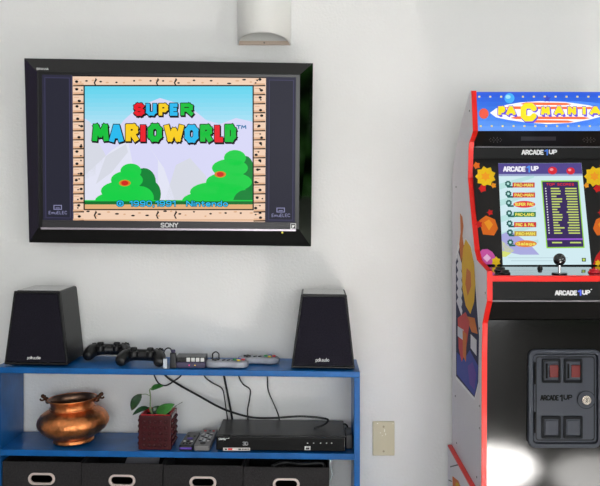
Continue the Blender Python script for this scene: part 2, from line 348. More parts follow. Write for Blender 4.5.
for i, (nm, m) in enumerate(names):
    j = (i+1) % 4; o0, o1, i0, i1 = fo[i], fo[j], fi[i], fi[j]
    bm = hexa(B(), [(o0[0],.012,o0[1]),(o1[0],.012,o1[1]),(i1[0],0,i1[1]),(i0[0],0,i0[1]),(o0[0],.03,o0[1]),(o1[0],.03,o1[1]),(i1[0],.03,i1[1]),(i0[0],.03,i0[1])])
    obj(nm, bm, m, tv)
cx_ = sum(p[0] for p in fo)/4; cz_ = sum(p[1] for p in fo)/4
obj('back_shell', prism(B(), [(cx_+(p[0]-cx_)*.985, cz_+(p[1]-cz_)*.985) for p in fo], 'y', .030, .048), M_frame, tv, bevel=.004)
obj('wall_bracket', bx(-.14, .14, .048, .062, .18, .42), mat('bracket_steel', (60, 60, 62), .4, metal=.7), tv)
obj('display_panel', prism(B(), fi, 'y', .008, .02), mat('panel_black', (9, 9, 11), .3), tv)
A = Art(P_tv-n_tv*.0075, n_tv)
pil = lit('pixel_pillar', (48, 47, 66), .9); pl2 = lit('pixel_pillar_line', (66, 64, 94), .9); pl3 = lit('pixel_pillar_deep', (42, 42, 56), .9)
tan = lit('pixel_tan', (242, 208, 182)); tan2 = lit('pixel_tan_shade', (222, 176, 140)); blk = lit('pixel_black', (16, 12, 12)); wht = lit('pixel_white', (240, 238, 250))
# pillars either side of the 4:3 picture
A.poly([(42, 74.6), (72.5, 75.2), (73.5, 220.3), (43.2, 219.8)], pil, 1); A.poly([(44.5, 77.2), (69.8, 77.6), (70.8, 218), (45.6, 217.6)], pl2, 2); A.poly([(45.3, 78), (69, 78.4), (70, 217.6), (46.4, 217)], pl3, 3)
A.poly([(71.2, 75.2), (72.3, 75.2), (73.2, 220.3), (72.2, 220.3)], pl2, 2)
A.poly([(266, 76.8), (296, 77.4), (295, 222.5), (265, 222)], pil, 1); A.poly([(269, 79.6), (294, 80), (293, 220.6), (268.4, 220.2)], pl2, 2); A.poly([(269.8, 80.4), (293.2, 80.8), (292.2, 219.8), (269.2, 219.4)], pl3, 3)
for cx, cy in ((57.8, 207.3), (280.7, 210)):
    ic = lit('pixel_icon', (150, 150, 190), .8); A.rect(cx-4.2, cy-2.4, cx+4.2, cy+2.4, ic, 4); A.rect(cx-3.3, cy-1.6, cx+3.3, cy+1.6, pil, 5); A.rect(cx-2, cy+.2, cx+2, cy+1, ic, 6)
    A.text('EmuELEC', cx-9, cy+3.6, cx+9.5, cy+7, ic, 4, .25)
# picture: tan block border, sky, soft hills
A.poly([(72.6, 75.4), (266.2, 77.2), (265, 222), (73.6, 220.2)], tan, 1)
X0, Y0, X1, Y1 = 84.3, 85.8, 253.8, 209.5
sky = [tuple(int(a+(b-a)*k/11) for a, b in zip((98, 212, 238), (198, 228, 246))) for k in range(12)]
for i, c in enumerate(sky): A.rect(X0, Y0+i*4.2, X1, Y0+(i+1)*4.2 if i < 11 else 203, lit('pixel_sky_%d' % i, c), 2)
hz = lit('pixel_haze', (226, 228, 244)); hz2 = lit('pixel_haze_grey', (214, 217, 228)); hz3 = lit('pixel_haze_lilac', (216, 216, 246))
A.poly([(X0, 118), (90, 122), (100, 134), (106, 142), (112, 136), (124, 120), (140, 106), (160, 98), (180, 104), (194, 110), (206, 120), (220, 124), (236, 118), (X1, 122), (X1, 203), (X0, 203)], hz3, 3)
A.poly([(X0, 120), (90, 122), (97, 140), (104, 152), (112, 168), (X0, 180)], hz2, 4)
A.poly([(X0, 176), (112, 150), (128, 140), (146, 142), (164, 168), (176, 203), (X0, 203)], hz, 4); A.poly([(106, 156), (126, 144), (128, 152), (112, 172), (96, 184)], hz2, 5)
A.poly([(164, 203), (176, 165), (190, 158), (206, 176), (206, 203)], hz2, 4); A.poly([(128, 140), (146, 142), (158, 160), (158, 188), (138, 188)], hz3, 5)
gr = lit('pixel_green', (22, 206, 70)); gd = lit('pixel_green_dark', (10, 130, 52)); gl = lit('pixel_green_light', (60, 226, 98))
def bumps(L, m, l): 
    for cx, cy, a, b in L: A.poly([(min(max(x, X0), X1), min(y, 203)) for x, y in ell(cx, cy, a, b, 24)], m, l)
bumps([(144, 182, 12, 14), (150, 194, 11, 14)], gd, 6)
bumps([(131, 171, 10.5, 7.5), (127, 180, 16, 9), (122, 191, 21, 10), (116, 201, 21, 9), (140, 198, 14, 12)], gr, 7)
bumps([(246, 176, 9, 20), (244, 194, 10, 14)], gd, 6)
bumps([(235, 158, 11, 8), (230, 168, 18, 9), (229, 182, 23, 10), (214, 192, 24, 10), (204, 201, 22, 9), (232, 196, 16, 12)], gr, 7)
bumps([(245, 203, 12, 13)], gd, 8)
for cx, cy in ((125, 183), (220.3, 174.3)): A.poly(ell(cx, cy, 5.8, 3.2), lit('pixel_orange', (214, 130, 34)), 9); A.poly(ell(cx, cy, 3.6, 2.4), lit('pixel_red', (206, 40, 26)), 10)
A.rect(X0, 200, X1, 204.4, lit('pixel_grass', (16, 112, 44)), 11); A.rect(X0, 200, X1, 201.2, gr, 12)
A.rect(X0, 204.2, X1, Y1, lit('pixel_soil', (226, 176, 124)), 11)
# border blocks: dark seams, chipped inner edge and holes
rnd = random.Random(3)
A.poly([(72.6, 75.4), (266.2, 77.2), (266.2, 78.2), (72.6, 76.4)], blk, 13)
for k in range(16):
    yy = 77.2+k*9.0
    for x0, x1 in ((73.2, 84.4), (253.6, 265.4)):
        A.poly([(x0, yy+8.2), (x1, yy+7.8), (x1, yy+9.1), (x0, yy+9.2)], blk, 13)
        A.rect(x0+.2, yy+6.2, x1-.5, yy+8.1, tan2, 12); A.rect(x0+1, yy+1.8, x0+6, yy+2.5, tan2, 12)
        for q in range(2):
            dx, dy = rnd.uniform(2, 9), rnd.uniform(2, 6.5); s = (1.35, .75)[q]; A.poly(ell(x0+dx, yy+dy, s*1.25, s, 8), blk, 14)
for x0 in (84.4, 253.2): A.rect(x0-.6, Y0, x0+.7, Y1, blk, 14)
A.rect(X0, Y0-.8, X1, Y0+.5, blk, 13); A.rect(X0, Y1-.6, X1, Y1+.6, blk, 13); A.rect(74, 219.2, 265, 220.5, tan2, 12)
for yb, n in ((77.8, 8), (210.2, 8)):
    for k in range(n*3):
        x = 76+k*(188/(n*3)); yy = yb+rnd.uniform(.8, 6); A.poly(ell(x+rnd.uniform(0, 5), yy, rnd.uniform(1, 2.2), .85, 8), blk if k % 2 else tan2, 14)
    for x in (96, 158, 176): A.poly([(x, yb), (x+1.4, yb+2), (x-.6, yb+5), (x+1, yb+8.4), (x-.4, yb+8.4), (x-2, yb+5), (x-.6, yb+2)], blk, 15)
# title lettering
RED, BLU, YEL, GRN = lit('pixel_title_red', (232, 26, 40)), lit('pixel_title_blue', (42, 186, 238)), lit('pixel_title_yellow', (248, 206, 30)), lit('pixel_title_green', (20, 190, 60))
def title(word, cols, xs_, y0, y1, jit, hs):
    for i, (ch, c) in enumerate(zip(word, cols)):
        x0, x1 = xs_[i]; j = jit[i % len(jit)]; h = hs
        A.text(ch, x0, y0+j, x1, y1+j, blk, 15, h, .85, .7, 1.3, sq=.8); A.text(ch, x0, y0+j, x1, y1+j, blk, 16, h, .85, sq=.8); A.text(ch, x0, y0+j, x1, y1+j, c, 18, h, .05, sq=.8)
title('SUPER', (RED, BLU, YEL, BLU, GRN), [(134.4, 144.6), (146.4, 156.8), (159, 168.2), (170, 178), (181, 193.4)], 103.4, 115.6, (0, -.2, .2, 0), 1.75)
title('MARIO', (GRN, BLU, YEL, RED, GRN), [(92.6, 109), (109.8, 123.6), (126, 138.6), (140.6, 146), (148.4, 162)], 123.8, 141.4, (0, .8, .2, .6), 2.5)
title('WORLD', (YEL, BLU, GRN, RED, GRN), [(164.6, 184), (185, 198.4), (200.4, 212.4), (214.8, 223.6), (225, 236)], 124.4, 141.8, (0, .6, .2, .4), 2.5)
A.text('TM', 236.5, 125, 246.5, 129, lit('pixel_tm', (60, 120, 170)), 16, .55)
cy_ = lit('pixel_cyan', (40, 190, 240)); A.text('© 1990,1991  Nintendo', 117, 200.4, 228, 206.4, blk, 16, .55, .45); A.text('© 1990,1991  Nintendo', 117, 200.4, 228, 206.4, cy_, 18, .55)
A.build('screen_picture', tv, 'lit title screen with coloured lettering, green hills and a tan block border')
bm = prism(B(), [tvl(*p) for p in ((42, 220.2), (295.8, 222.6), (295.8, 228.8), (42, 227))], 'y', .003, .012); obj('lower_strip', bm, mat('tv_strip', (48, 46, 50), .4), tv)
bm = prism(B(), [tvl(*p) for p in ((41, 227.2), (296, 229.2), (296, 231), (41, 229.2))], 'y', -.003, .004); obj('silver_trim', bm, mat('silver', (205, 195, 205), .25, metal=.6), tv, label='thin silver line')
A = Art(P_tv+n_tv*.0005, n_tv); A.text('SONY', 160.5, 222.8, 178.2, 227.6, M_white, 0, .5)
for a in (0,): pass
A.bm.transform(Matrix.Translation(n_tv*-.0028)); A.build('logo', tv, 'white maker lettering on the lower strip')
A = Art(P_tv+n_tv*.002, n_tv); A.text('BRAVIA', 36.5, 67.6, 48.5, 70.2, M_white, 0, .24, slope=.017); A.build('logo', tv, 'small white lettering on the top frame')
A = Art(P_tv-n_tv*.0012, n_tv); A.rect(290.4, 223.4, 296, 229, M_white, 3); A.rect(291, 224, 295.4, 228.4, M_frame, 4); A.poly([(291.8, 228), (291.8, 225), (294.6, 225), (294.6, 226), (293, 228)], M_white, 5); A.build('sticker', tv)
A = Art(P_tv+n_tv*.0022, n_tv); A.poly(ell(282.3, 232.6, .9), lit('led_yellow', (230, 220, 90), 1.2), 1); A.build('power_light', tv)

# ---------------------------------------------------------------- wall lamp
a_, b_ = .089, .15; wl = thing('wall_sconce', 'white half round wall sconce above the television', 'lamp', ((264.5-CX)*WALL/F, WALL, 1.632))
M_plaster = mat('white_ceramic', (236, 236, 232), .6)
n = 28; bm = B(); prof = []
for i in range(n+1):
    t = math.pi*i/n; prof.append((math.cos(t), math.sin(t)))
o0 = [(a_*c, -b_*s-.001) for c, s in prof]; i0 = [((a_-.005)*c, -(b_-.005)*s-.001) for c, s in prof]
def zz(y): return -y*.084
V = [[bm.verts.new((x, y, z if z else zz(y))) for x, y in s] for s, z in ((o0, 0), (o0, .34), (i0, 0), (i0, .34))]
for i in range(n):
    for P, Q in ((0, 1), (3, 2), (2, 0), (1, 3)): bm.faces.new((V[P][i], V[P][i+1], V[Q][i+1], V[Q][i]))
obj('lamp_shade', bm, M_plaster, wl, smooth=False)
for p in kids(wl)[0].data.polygons: p.use_smooth = abs(p.normal.z) < .5
obj('mount_bar', bx(-a_+.003, a_-.003, -.014, -.001, .0, .0125), mat('plate_tan', (206, 186, 168), .6), wl, bevel=.001, label='tan mounting bar')
obj('back_plate', bx(-a_+.006, a_-.006, -.006, -.001, .0128, .33), M_plaster, wl)
bm = B(); cyl(bm, (0, -.0135, .006), (0, -.0155, .006), .0028, 12); obj('screw', bm, mat('screw_steel', (120, 112, 104), .4, metal=.7), wl)
bm = B(); ball(bm, (0, -.07, .17), .03, 1, 1, 1.3); cyl(bm, (0, -.07, .2), (0, -.012, .2), .014); obj('bulb', bm, mat('bulb_glass', (240, 238, 230), .3), wl, smooth=True)

# ---------------------------------------------------------------- blank wall plate
wp = thing('wall_plate', 'blank beige outlet cover plate on the wall between shelf and arcade machine', 'wall plate', at(383.4, 438, WALL))
M_beige = mat('beige_plastic', (206, 197, 168), .4)
obj('plate', prism(B(), [(-.0365,-.057),(.0365,-.057),(.0365,.057),(-.0365,.057)], 'y', -.007, 0), M_beige, wp, bevel=.0025, seg=3)
for z in (-.042, .04):
    bm = B(); cyl(bm, (0, -.0068, z), (0, -.0085, z), .0035, 14); obj('screw', bm, mat('screw_beige', (168, 156, 128), .4), wp)
M_scr = mat('paint_fleck', (244, 242, 232), .5)
for x, z, w_, h_ in ((-.022, .049, .004, .003), (.03, .049, .003, .002), (.002, .022, .0025, .009), (.006, .011, .002, .007), (-.012, .018, .003, .0025), (-.006, .009, .004, .0015)):
    obj('paint_fleck', bx(x, x+w_, -.0073, -.0068, z, z+h_), M_scr, wp)

# ---------------------------------------------------------------- copper pot
M_cop = mat('hammered_copper', (228, 142, 86), .34, metal=1, bump=.25, bscale=120, var=.3, vscale=40, kind='vor')
M_copd = mat('dark_copper_inside', (150, 116, 96), .35, metal=.9, var=.3)  # inside copper browner and darker than the outer copper
px_, Yp = 74, 2.568; xp = (px_-CX)*Yp/F
pot = thing('copper_pot', 'round hammered copper pot with twisted lugs on the middle shelf board', 'pot', (xp, Yp, zlow(xp)+.0012), (0, TILT-.05, 0))
prof = [(0,.006),(.058,.004),(.062,.005),(.0645,.008),(.0635,.012),(.060,.015),(.066,.021),(.083,.031),(.101,.045),(.1115,.062),(.113,.072),(.110,.084),(.101,.097),(.086,.108),(.073,.114),(.0685,.118),(.0675,.124),(.069,.136),(.0735,.145),(.0745,.1475)]
prof = [(r*.985, z*.945) for r, z in prof]
obj('body', lathe(B(), prof, 48, cap=False), M_cop, pot, smooth=True)
inn = [(.0742,.1478),(.071,.1455),(.066,.136),(.0645,.122),(.07,.113),(.098,.092),(.108,.072),(.098,.047),(.06,.02),(0,.015)]
inn = [(r*.98, z*.945) for r, z in inn]
obj('interior', lathe(B(), inn, 48, cap=False), M_copd, pot, smooth=True, label='dark inside')
bm = B(); tube(bm, [(.0755*math.cos(t), .0755*math.sin(t), .139) for t in [2*math.pi*i/40 for i in range(41)]], .0022, 8, 0); obj('rim', bm, M_cop, pot, smooth=True)
bm = B(); tube(bm, [(.0685*math.cos(t), .0685*math.sin(t), .110) for t in [2*math.pi*i/40 for i in range(41)]], .0025, 8, 0); obj('neck_band', bm, M_cop, pot, smooth=True)
M_lug = mat('dark_bronze', (82, 54, 40), .4, metal=.8)
for s in (-1, 1):
    bm = B()
    for ph in (0, math.pi):
        tube(bm, [(s*(.070+.021*t+.004*math.cos(9*t+ph)), .004*math.sin(9*t+ph), .128+.020*t) for t in [i/10 for i in range(11)]], .0042, 8, 2)
    ball(bm, (s*.093, 0, .149), .0065); ball(bm, (s*.078, 0, .132), .008)
    tube(bm, [(s*.087, -.003, .138), (s*.097, -.004, .137), (s*.101, -.002, .141)], .003)
    obj('lug', bm, M_lug, pot, smooth=True)

# ---------------------------------------------------------------- red planter with its plant
Yq = 2.494; xq = (154.6-CX)*Yq/F; hw = .0508
pl = thing('potted_plant', 'small green plant in a square dark red studded pot, beside the copper pot', 'plant', (xq, Yq+hw, zlow(xq)+.0012), (0, TILT, 0))
M_mar = mat('maroon_glaze', (64, 5, 14), .2, coat=.12, spec=.4)
H = .106; bm = B()
box(bm, -hw, hw, -hw, -hw+.006, 0, H); box(bm, -hw, hw, hw-.006, hw, 0, H); box(bm, -hw, -hw+.006, -hw+.006, hw-.006, 0, H); box(bm, hw-.006, hw, -hw+.006, hw-.006, 0, H); box(bm, -hw+.006, hw-.006, -hw+.006, hw-.006, 0, .006)
obj('pot_body', bm, M_mar, pl, bevel=.003, seg=3)
for sd in range(4):
    for i in range(5):
        for j in range(5):
            u = (i-2)*.0165; z = .016+j*.0178; bm = B()
            ball(bm, {0: (u, -hw, z), 1: (hw, u, z), 2: (u, hw, z), 3: (-hw, u, z)}[sd],   .0058, seg=12)
            obj('stud', bm, M_mar, pl, smooth=True)
obj('soil', bx(-hw+.0062, hw-.0062, -hw+.0062, hw-.0062, .08, .092), mat('soil', (52, 36, 28), .95, bump=.8, bscale=120), pl)
bm = B(); ring(bm, [(-hw+.006,-hw+.006),(hw-.006,-hw+.006),(hw-.006,hw-.006),(-hw+.006,hw-.006)], [(-hw+.009,-hw+.009),(hw-.009,-hw+.009),(hw-.009,hw-.009),(-hw+.009,hw-.009)], 'z', .090, H+.002)
obj('inner_rim', bm, mat('red_liner', (196, 30, 40), .35), pl, label='bright red inner rim')
plant = pl
M_stem = mat('stem_green', (120, 140, 96), .6); M_leaf = mat('leaf_green', (44, 112, 38), .35, var=.3, vscale=60, coat=.3); M_leaf2 = mat('leaf_dark_green', (20, 62, 26), .35, var=.3, vscale=60, coat=.3)
base = Vector((xq, Yq+hw, zlow(xq)+.0925))
def leaf(p, q, wid, nrm, m, curl=.15):
    p, q = Vector(p), Vector(q); d = q-p; ln = d.length; t = d.normalized(); s = t.cross(Vector(nrm)).normalized(); nn = s.cross(t)
    bm = B(); rows = []; K = 9
    for i in range(K+1):
        u = i/K; wv = wid*math.sin(math.pi*u**.8)**.75 if 0 < u < 1 else .0004; c = p+d*u+nn*(curl*ln*math.sin(math.pi*u))
        rows.append([bm.verts.new(c+s*(wv*f)+nn*(abs(f)*wv*.28)) for f in (-1, -.5, 0, .5, 1)])
    for A_, D_ in zip(rows, rows[1:]):
        for k in range(4): bm.faces.new((A_[k], A_[k+1], D_[k+1], D_[k]))
    o = obj('leaf', bm, m, plant, smooth=True, world=True)
    sl = o.modifiers.new('thick', 'SOLIDIFY'); sl.thickness = .0008; return o
P = lambda px, py, y=2.53: at(px, py, y)
bm = B(); tube(bm, [base+Vector((-.012, -.01, 0)), P(150.5, 408), P(150.4, 396), P(149.8, 389.5), P(152.5, 388)], [.0028, .0022, .0016], 8); obj('stem', bm, M_stem, plant, smooth=True, world=True)
bm = B(); tube(bm, [P(150.3, 396), P(146, 394.2), P(141, 394.4)], .0011); obj('stem', bm, M_stem, plant, smooth=True, world=True)
bm = B(); tube(bm, [base+Vector((.01, 0, 0)), P(170, 411), P(175, 406.5), P(182.5, 402)], [.002, .0012, .0008]); obj('twig', bm, mat('twig', (110, 112, 100), .7), plant, smooth=True, world=True)
leaf(P(150.5, 389.5), P(163.5, 386), .0095, (0, -.7, .7), M_leaf, .12)
leaf(P(141.5, 393.8), P(131.5, 410.5), .0145, (-.2, -1, .3), M_leaf2, .15)
leaf(P(149, 407.5), P(132.5, 415, 2.50), .010, (0, -.6, .8), M_leaf2, .12)
leaf(P(156.5, 414, 2.52), P(174.5, 404, 2.50), .0165, (.1, -1, .35), M_leaf, .05)
leaf(P(151, 413, 2.55), P(161, 406, 2.56), .011, (0, -1, .2), M_leaf2, .05)
bm = B(); tube(bm, [base+Vector((.005, -.01, -.001)), P(156.5, 414, 2.52)], .0015, 8, 3); obj('stem', bm, M_stem, plant, smooth=True, world=True)
bm = B(); tube(bm, [base+Vector((-.014, -.01, -.001)), P(149, 407.5)], .0013, 8, 3); obj('stem', bm, M_stem, plant, smooth=True, world=True)

# ---------------------------------------------------------------- remote controls
M_rem = mat('remote_black', (26, 26, 30), .35); M_remg = mat('remote_grey', (118, 116, 116), .35); M_btn = mat('button_pale', (214, 214, 212), .45); M_btnd = mat('button_dark', (22, 22, 24), .5)
def remote(label, px, Yf, w_, l_, body, yaw, rows, name_cat='remote control'):
    x = (px-CX)*Yf/F; t = thing('remote_control', label, name_cat, (x, Yf, zlow(x)+.0012), (0, TILT, yaw), 'remote controls on the middle board')
    obj('body', prism(B(), rrect(-w_/2, w_/2, 0, l_, .008), 'z', 0, .017), body, t, bevel=.003, seg=3)
    for z in rows:
        for (x0, y0, r, m) in z:
            bm = B(); cyl(bm, (x0, y0, .0165), (x0, y0, .0192), r, 12); obj('button', bm, m, t, bevel=.0006)
    return t
M_pur = mat('button_purple', (92, 62, 170), .4); M_redb = mat('button_red', (200, 40, 40), .4)
r1 = remote('small black remote with a purple pad, left of the grey remote', 185.5, 2.490, .043, .150, M_rem, -.03,
    [[(-.010, .02, .0035, M_btnd), (.0, .02, .0035, M_btnd), (.010, .02, .0035, M_btnd)], [(0, .072, .009, M_pur)], [(-.011, .042, .004, M_btn), (0, .042, .004, M_btnd), (.011, .042, .004, M_btn)], [(-.01, .1, .004, M_btnd), (.01, .1, .004, M_btnd)]])
obj('end_cap', prism(B(), rrect(-.0195, .0195, -.0008, .010, .0049), 'z', .004, .011), M_pur, r1, bevel=.002, label='purple end')
r2 = remote('grey remote with rows of pale buttons, between the black remote and the disc player', 201.5, 2.490, .050, .190, M_remg, -.02,
    [[(-.013+.013*i, .05+.016*j, .0045, M_btn if (i+j) % 3 else M_btnd) for i in range(3)] for j in range(6)] + [[(-.013, .16, .004, M_redb), (.002, .16, .004, M_btnd), (.014, .16, .004, M_redb)], [(0, .025, .009, M_btnd)]])

# ---------------------------------------------------------------- disc player
Yd = 2.489; x0, x1 = (216-CX)*Yd/F, (345.2-CX)*Yd/F; xd = (x0+x1)/2; hwd = (x1-x0)/2
dp = thing('disc_player', 'flat black disc player at the right end of the middle shelf board', 'disc player', (xd, Yd, zlow(xd)+.0012), (0, TILT, 0))
M_dp = mat('player_case', (44, 42, 43), .4, metal=.2, bump=.05, bscale=200); M_dpf = mat('player_front', (8, 8, 9), .12, spec=.25)
obj('case', bx(-hwd, hwd, .012, .19, .005, .049), M_dp, dp, bevel=.0015)
obj('front_panel', bx(-hwd, hwd, 0, .012, .004, .0475), M_dpf, dp, bevel=.003, seg=3, label='glossy black front')
obj('disc_tray', bx(-hwd+.03, .02, -.001, .002, .027, .040), M_dpf, dp, bevel=.0006)
for x in (-.17, .17):
    for y in (.03, .16): obj('rubber_foot', cyl(B(), (x, y, 0), (x, y, .0055), .01, 12), mat('rubber', (18, 18, 18), .8), dp)
PLY = lambda: Art((0, Yd-.0002, 0), (0, -1, 0))
A = PLY()
A.text('SAMSUNG', 218.4, 437.8, 229.6, 440.2, M_white, 1, .26); A.build('maker_lettering', dp)
A = PLY(); A.text('3D', 242.6, 441.5, 248.2, 445.4, mat('grey_print', (150, 150, 152), .5), 5, .4); A.build('disc_logo', dp)
A = PLY(); A.rect(223, 447.6, 250, 450.6, mat('label_white', (208, 200, 198), .5), 5); A.rect(228, 448.1, 232.5, 450.1, M_redb, 6); A.rect(225, 448.3, 227, 450, M_btnd, 6); A.rect(238.5, 448.4, 241, 449.9, M_btnd, 6)
for k in range(5): A.rect(242+1.5*k, 448.4, 243+1.5*k, 449.8, M_btnd, 6)
A.build('sticker', dp, 'white and red sticker')
A = PLY(); A.rect(304.6, 446, 310.4, 450, M_btn, 5); A.rect(305.6, 447.4, 309.4, 449.4, M_btnd, 6); A.rect(305.6, 446.5, 309.4, 446.9, M_btnd, 6)
A.build('usb_port', dp)
for x in (307, 313, 320, 326, 331): A = PLY(); A.rect(x, 442.6, x+1.2, 443.4, M_btn, 5); A.build('indicator', dp)
xa = (349.2-CX)*2.56/F
ad = tag(obj('small_black_box', bx(xa-.012, xa+.009, 2.53, 2.62, zlow(xa)+.001, zlow(xa)+.045), M_rem, bevel=.003), 'small black box squeezed between the disc player and the shelf side', 'power adapter')  # plain dark box between the player and the shelf side

# ---------------------------------------------------------------- black game controllers
M_pad = mat('pad_black', (12, 12, 15), .36, bump=.05, bscale=300); M_pad2 = mat('pad_stick', (14, 14, 16), .6); M_padb = mat('pad_bluegrey', (60, 70, 88), .4)
def skin(name, verts, edges, rad, m, parent, sub=2):
    me = bpy.data.meshes.new(name); me.from_pydata(verts, edges, []); o = bpy.data.objects.new(name, me); C.objects.link(o)
    s = o.modifiers.new('s', 'SKIN'); s.use_smooth_shade = True; u = o.modifiers.new('u', 'SUBSURF'); u.levels = sub; u.render_levels = sub
    for i, r in enumerate(rad): me.skin_vertices[0].data[i].radius = r if isinstance(r, tuple) else (r, r)
    me.skin_vertices[0].data[0].use_root = True
    bpy.context.view_layer.update(); m2 = bpy.data.meshes.new_from_object(o.evaluated_get(bpy.context.evaluated_depsgraph_get()))
    bpy.data.objects.remove(o); bm = B(); bm.from_mesh(m2); bpy.data.meshes.remove(m2); return obj(name, bm, m, parent, smooth=True)
def make_pad(label):
    t = thing('game_controller', label, 'game controller', group='black game controllers on the top board')
    # handles point to the viewer, shoulder edge towards the wall
    v = [(0, .034, .030), (-.032, .034, .031), (.032, .034, .031), (-.050, .030, .030), (.050, .030, .030), (-.056, .014, .026), (.056, .014, .026), (-.060, -.006, .0190), (.060, -.006, .0190), (-.062, -.021, .0148), (.062, -.021, .0148)]
    skin('shell', v, [(0,1),(0,2),(1,3),(2,4),(3,5),(4,6),(5,7),(6,8),(7,9),(8,10)], [.0195, .021, .021, .0235, .0235, .0225, .0225, .0200, .0200, .0155, .0155], M_pad, t)
    for s in (-1, 1):
        bm = B(); cyl(bm, (s*.026, .018, .036), (s*.026, .016, .052), .006, 12); lathe(bm, [(0, .050), (.010, .050), (.0108, .053), (.0095, .0565), (.006, .0555), (0, .0555)], 18, (s*.026, .016)); obj('thumb_stick', bm, M_pad2, t, smooth=True)
        bm = B(); cyl(bm, (s*.026, .018, .028), (s*.026, .018, .045), .0135, 18); obj('stick_base', bm, M_pad, t, bevel=.002)
        bm = B(); box(bm, s*.050-.011, s*.050+.011, .048, .056, .036, .046); obj('shoulder_button', bm, M_padb, t, bevel=.003)
        bm = B(); box(bm, s*.050-.011, s*.050+.011, .048, .060, .018, .034); obj('trigger', bm, M_pad, t, bevel=.004)
    bm = B(); box(bm, -.056, -.044, .033, .037, .046, .0515); box(bm, -.052, -.048, .029, .041, .046, .0515); obj('direction_pad', bm, M_pad2, t, bevel=.001)
    for dx, dy in ((.008, 0), (-.008, 0), (0, .008), (0, -.008)):
        bm = B(); cyl(bm, (.050+dx, .034+dy, .046), (.050+dx, .034+dy, .0522), .0038, 12); obj('face_button', bm, M_pad2, t, bevel=.0006)
    return t
g1 = make_pad('black game controller beside the left speaker, partly behind the other black one')
def put_top(o, px, Y, yaw=0):
    x = (px-CX)*Y/F; o.location = (x, Y, ztop(x)+.0012); o.rotation_euler = (0, TILT, yaw)
put_top(g1, 107.5, 2.60, .06)
g2 = copy_tree(g1); g2['label'] = 'black game controller in front, nearer the board edge and the white plug'; put_top(g2, 140.5, 2.512, -.06)

# ---------------------------------------------------------------- small hub and plugs
xh = (186.5-CX)*2.50/F
hub = thing('usb_hub', 'small dark violet hub with a row of ports, between black and grey controllers', 'hub', (xh, 2.50, ztop(xh)+.0012), (0, TILT, 0))
M_vio = mat('hub_violet', (58, 50, 82), .4); M_port = mat('port_steel', (205, 205, 202), .4, metal=.4)
obj('case', bx(-.052, .058, 0, .07, 0, .018), M_vio, hub, bevel=.002)
obj('port_board', bx(-.036, .056, .004, .066, .018, .0335), M_rem, hub, bevel=.001)
for i in range(6):
    x = -.030+.0145*i; obj('port', bx(x, x+.011, .0018, .018, .0195, .0315), M_port if i not in (0, 1) else M_btnd, hub, bevel=.0008)
for x, m in ((.008, lit('led_pink', (240, 60, 140), 1.5)), (.026, lit('led_amber', (230, 190, 60), 1.5))):
    bm = B(); cyl(bm, (x, .001, .009), (x, -.0008, .009), .0018, 10); obj('light', bm, m, hub)
pg = thing('usb_plug', 'upright black plug standing at the left end of the violet hub', 'plug', (xh-.04, 2.4975, ztop(xh-.04)+.0012))
obj('plug_body', bx(-.010, .0095, -.007, .0018, 0, .048), M_rem, pg, bevel=.003); obj('plug_cap', bx(-.007, .0065, -.006, .0012, .0481, .058), M_vio, pg, bevel=.003)
wpx = (165.2-CX)*2.492/F
wpg = thing('usb_cable', 'short black cable arching into a white plug, beside the front black controller', 'cable', (wpx, 2.492, ztop(wpx)+.001))
obj('white_plug', bx(-.006, .006, -.004, .006, 0, .030), mat('clear_plug', (206, 212, 222), .25), wpg, bevel=.002, label='white plug end')
bm = B(); zt = ztop(wpx)
tube(bm, [Vector((wpx, 2.493, zt+.029)), P(163.4, 354, 2.495), P(166, 348.8, 2.50), P(170.2, 348.6, 2.52), P(172.5, 354, 2.56), Vector(((172-CX)*2.58/F, 2.58, zt+.004))], .0022); obj('wire', bm, mat('cable_black', (24, 24, 26), .45), wpg, smooth=True, world=True)

# ---------------------------------------------------------------- grey gamepads
M_gp = mat('gamepad_grey', (158, 161, 172), .42); M_gpd = mat('gamepad_inlay', (112, 114, 126), .5)
GC = [mat('gamepad_red', (206, 44, 56), .35), mat('gamepad_yellow', (226, 200, 40), .35), mat('gamepad_blue', (60, 74, 190), .35), mat('gamepad_green', (36, 140, 78), .35)]
def make_gp(label):
    t = thing('gamepad', label, 'game controller', group='grey gamepads on the top board'); r = .031; c = .036; o = []
    for i in range(15): a = R(125+ -0+290*i/14-70+ -0); 
    o = [(c+r*math.cos(R(a)), r*math.sin(R(a))) for a in range(-128, 129, 16)] + [(-c+r*math.cos(R(a)), r*math.sin(R(a))) for a in range(52, 309, 16)]
    obj('shell', prism(B(), o, 'z', .002, .021), M_gp, t, bevel=.006, seg=4)
    bm = B(); cyl(bm, (c, 0, .0205), (c, 0, .0219), .024, 32); obj('button_inlay', bm, M_gpd, t)
    bm = B(); box(bm, -c-.0115, -c+.0115, -.004, .004, .021, .0255); box(bm, -c-.004, -c+.004, -.0115, -.0041, .021, .0255); box(bm, -c-.004, -c+.004, .0041, .0115, .021, .0255); obj('direction_pad', bm, M_btnd, t, bevel=.0008)
    for (dx, dy), m in zip(((.013, 0), (0, -.011), (0, .011), (-.013, 0)), GC):
        bm = B(); cyl(bm, (c+dx, dy, .0215), (c+dx, dy, .0262), .0055, 16); obj('face_button', bm, m, t, bevel=.001)
    for x in (-.011, .004):
        bm = B(); tube(bm, [(x-.004, -.007, .0218), (x+.004, .003, .0218)], .0022, 8, 0); obj('select_button', bm, M_btnd, t, smooth=True)
    for s in (-1, 1):
        obj('shoulder_button', bx(s*c-.018, s*c+.018, .024, .0335, .007, .017), M_gpd, t, bevel=.003)
    return t
q1 = make_gp('grey gamepad with coloured buttons at the board edge, nearer the violet hub'); put_top(q1, 227.2, 2.524, .0)
q2 = copy_tree(q1); q2['label'] = 'grey gamepad with coloured buttons set further back, nearer the right speaker'; put_top(q2, 258.5, 2.592, 0)

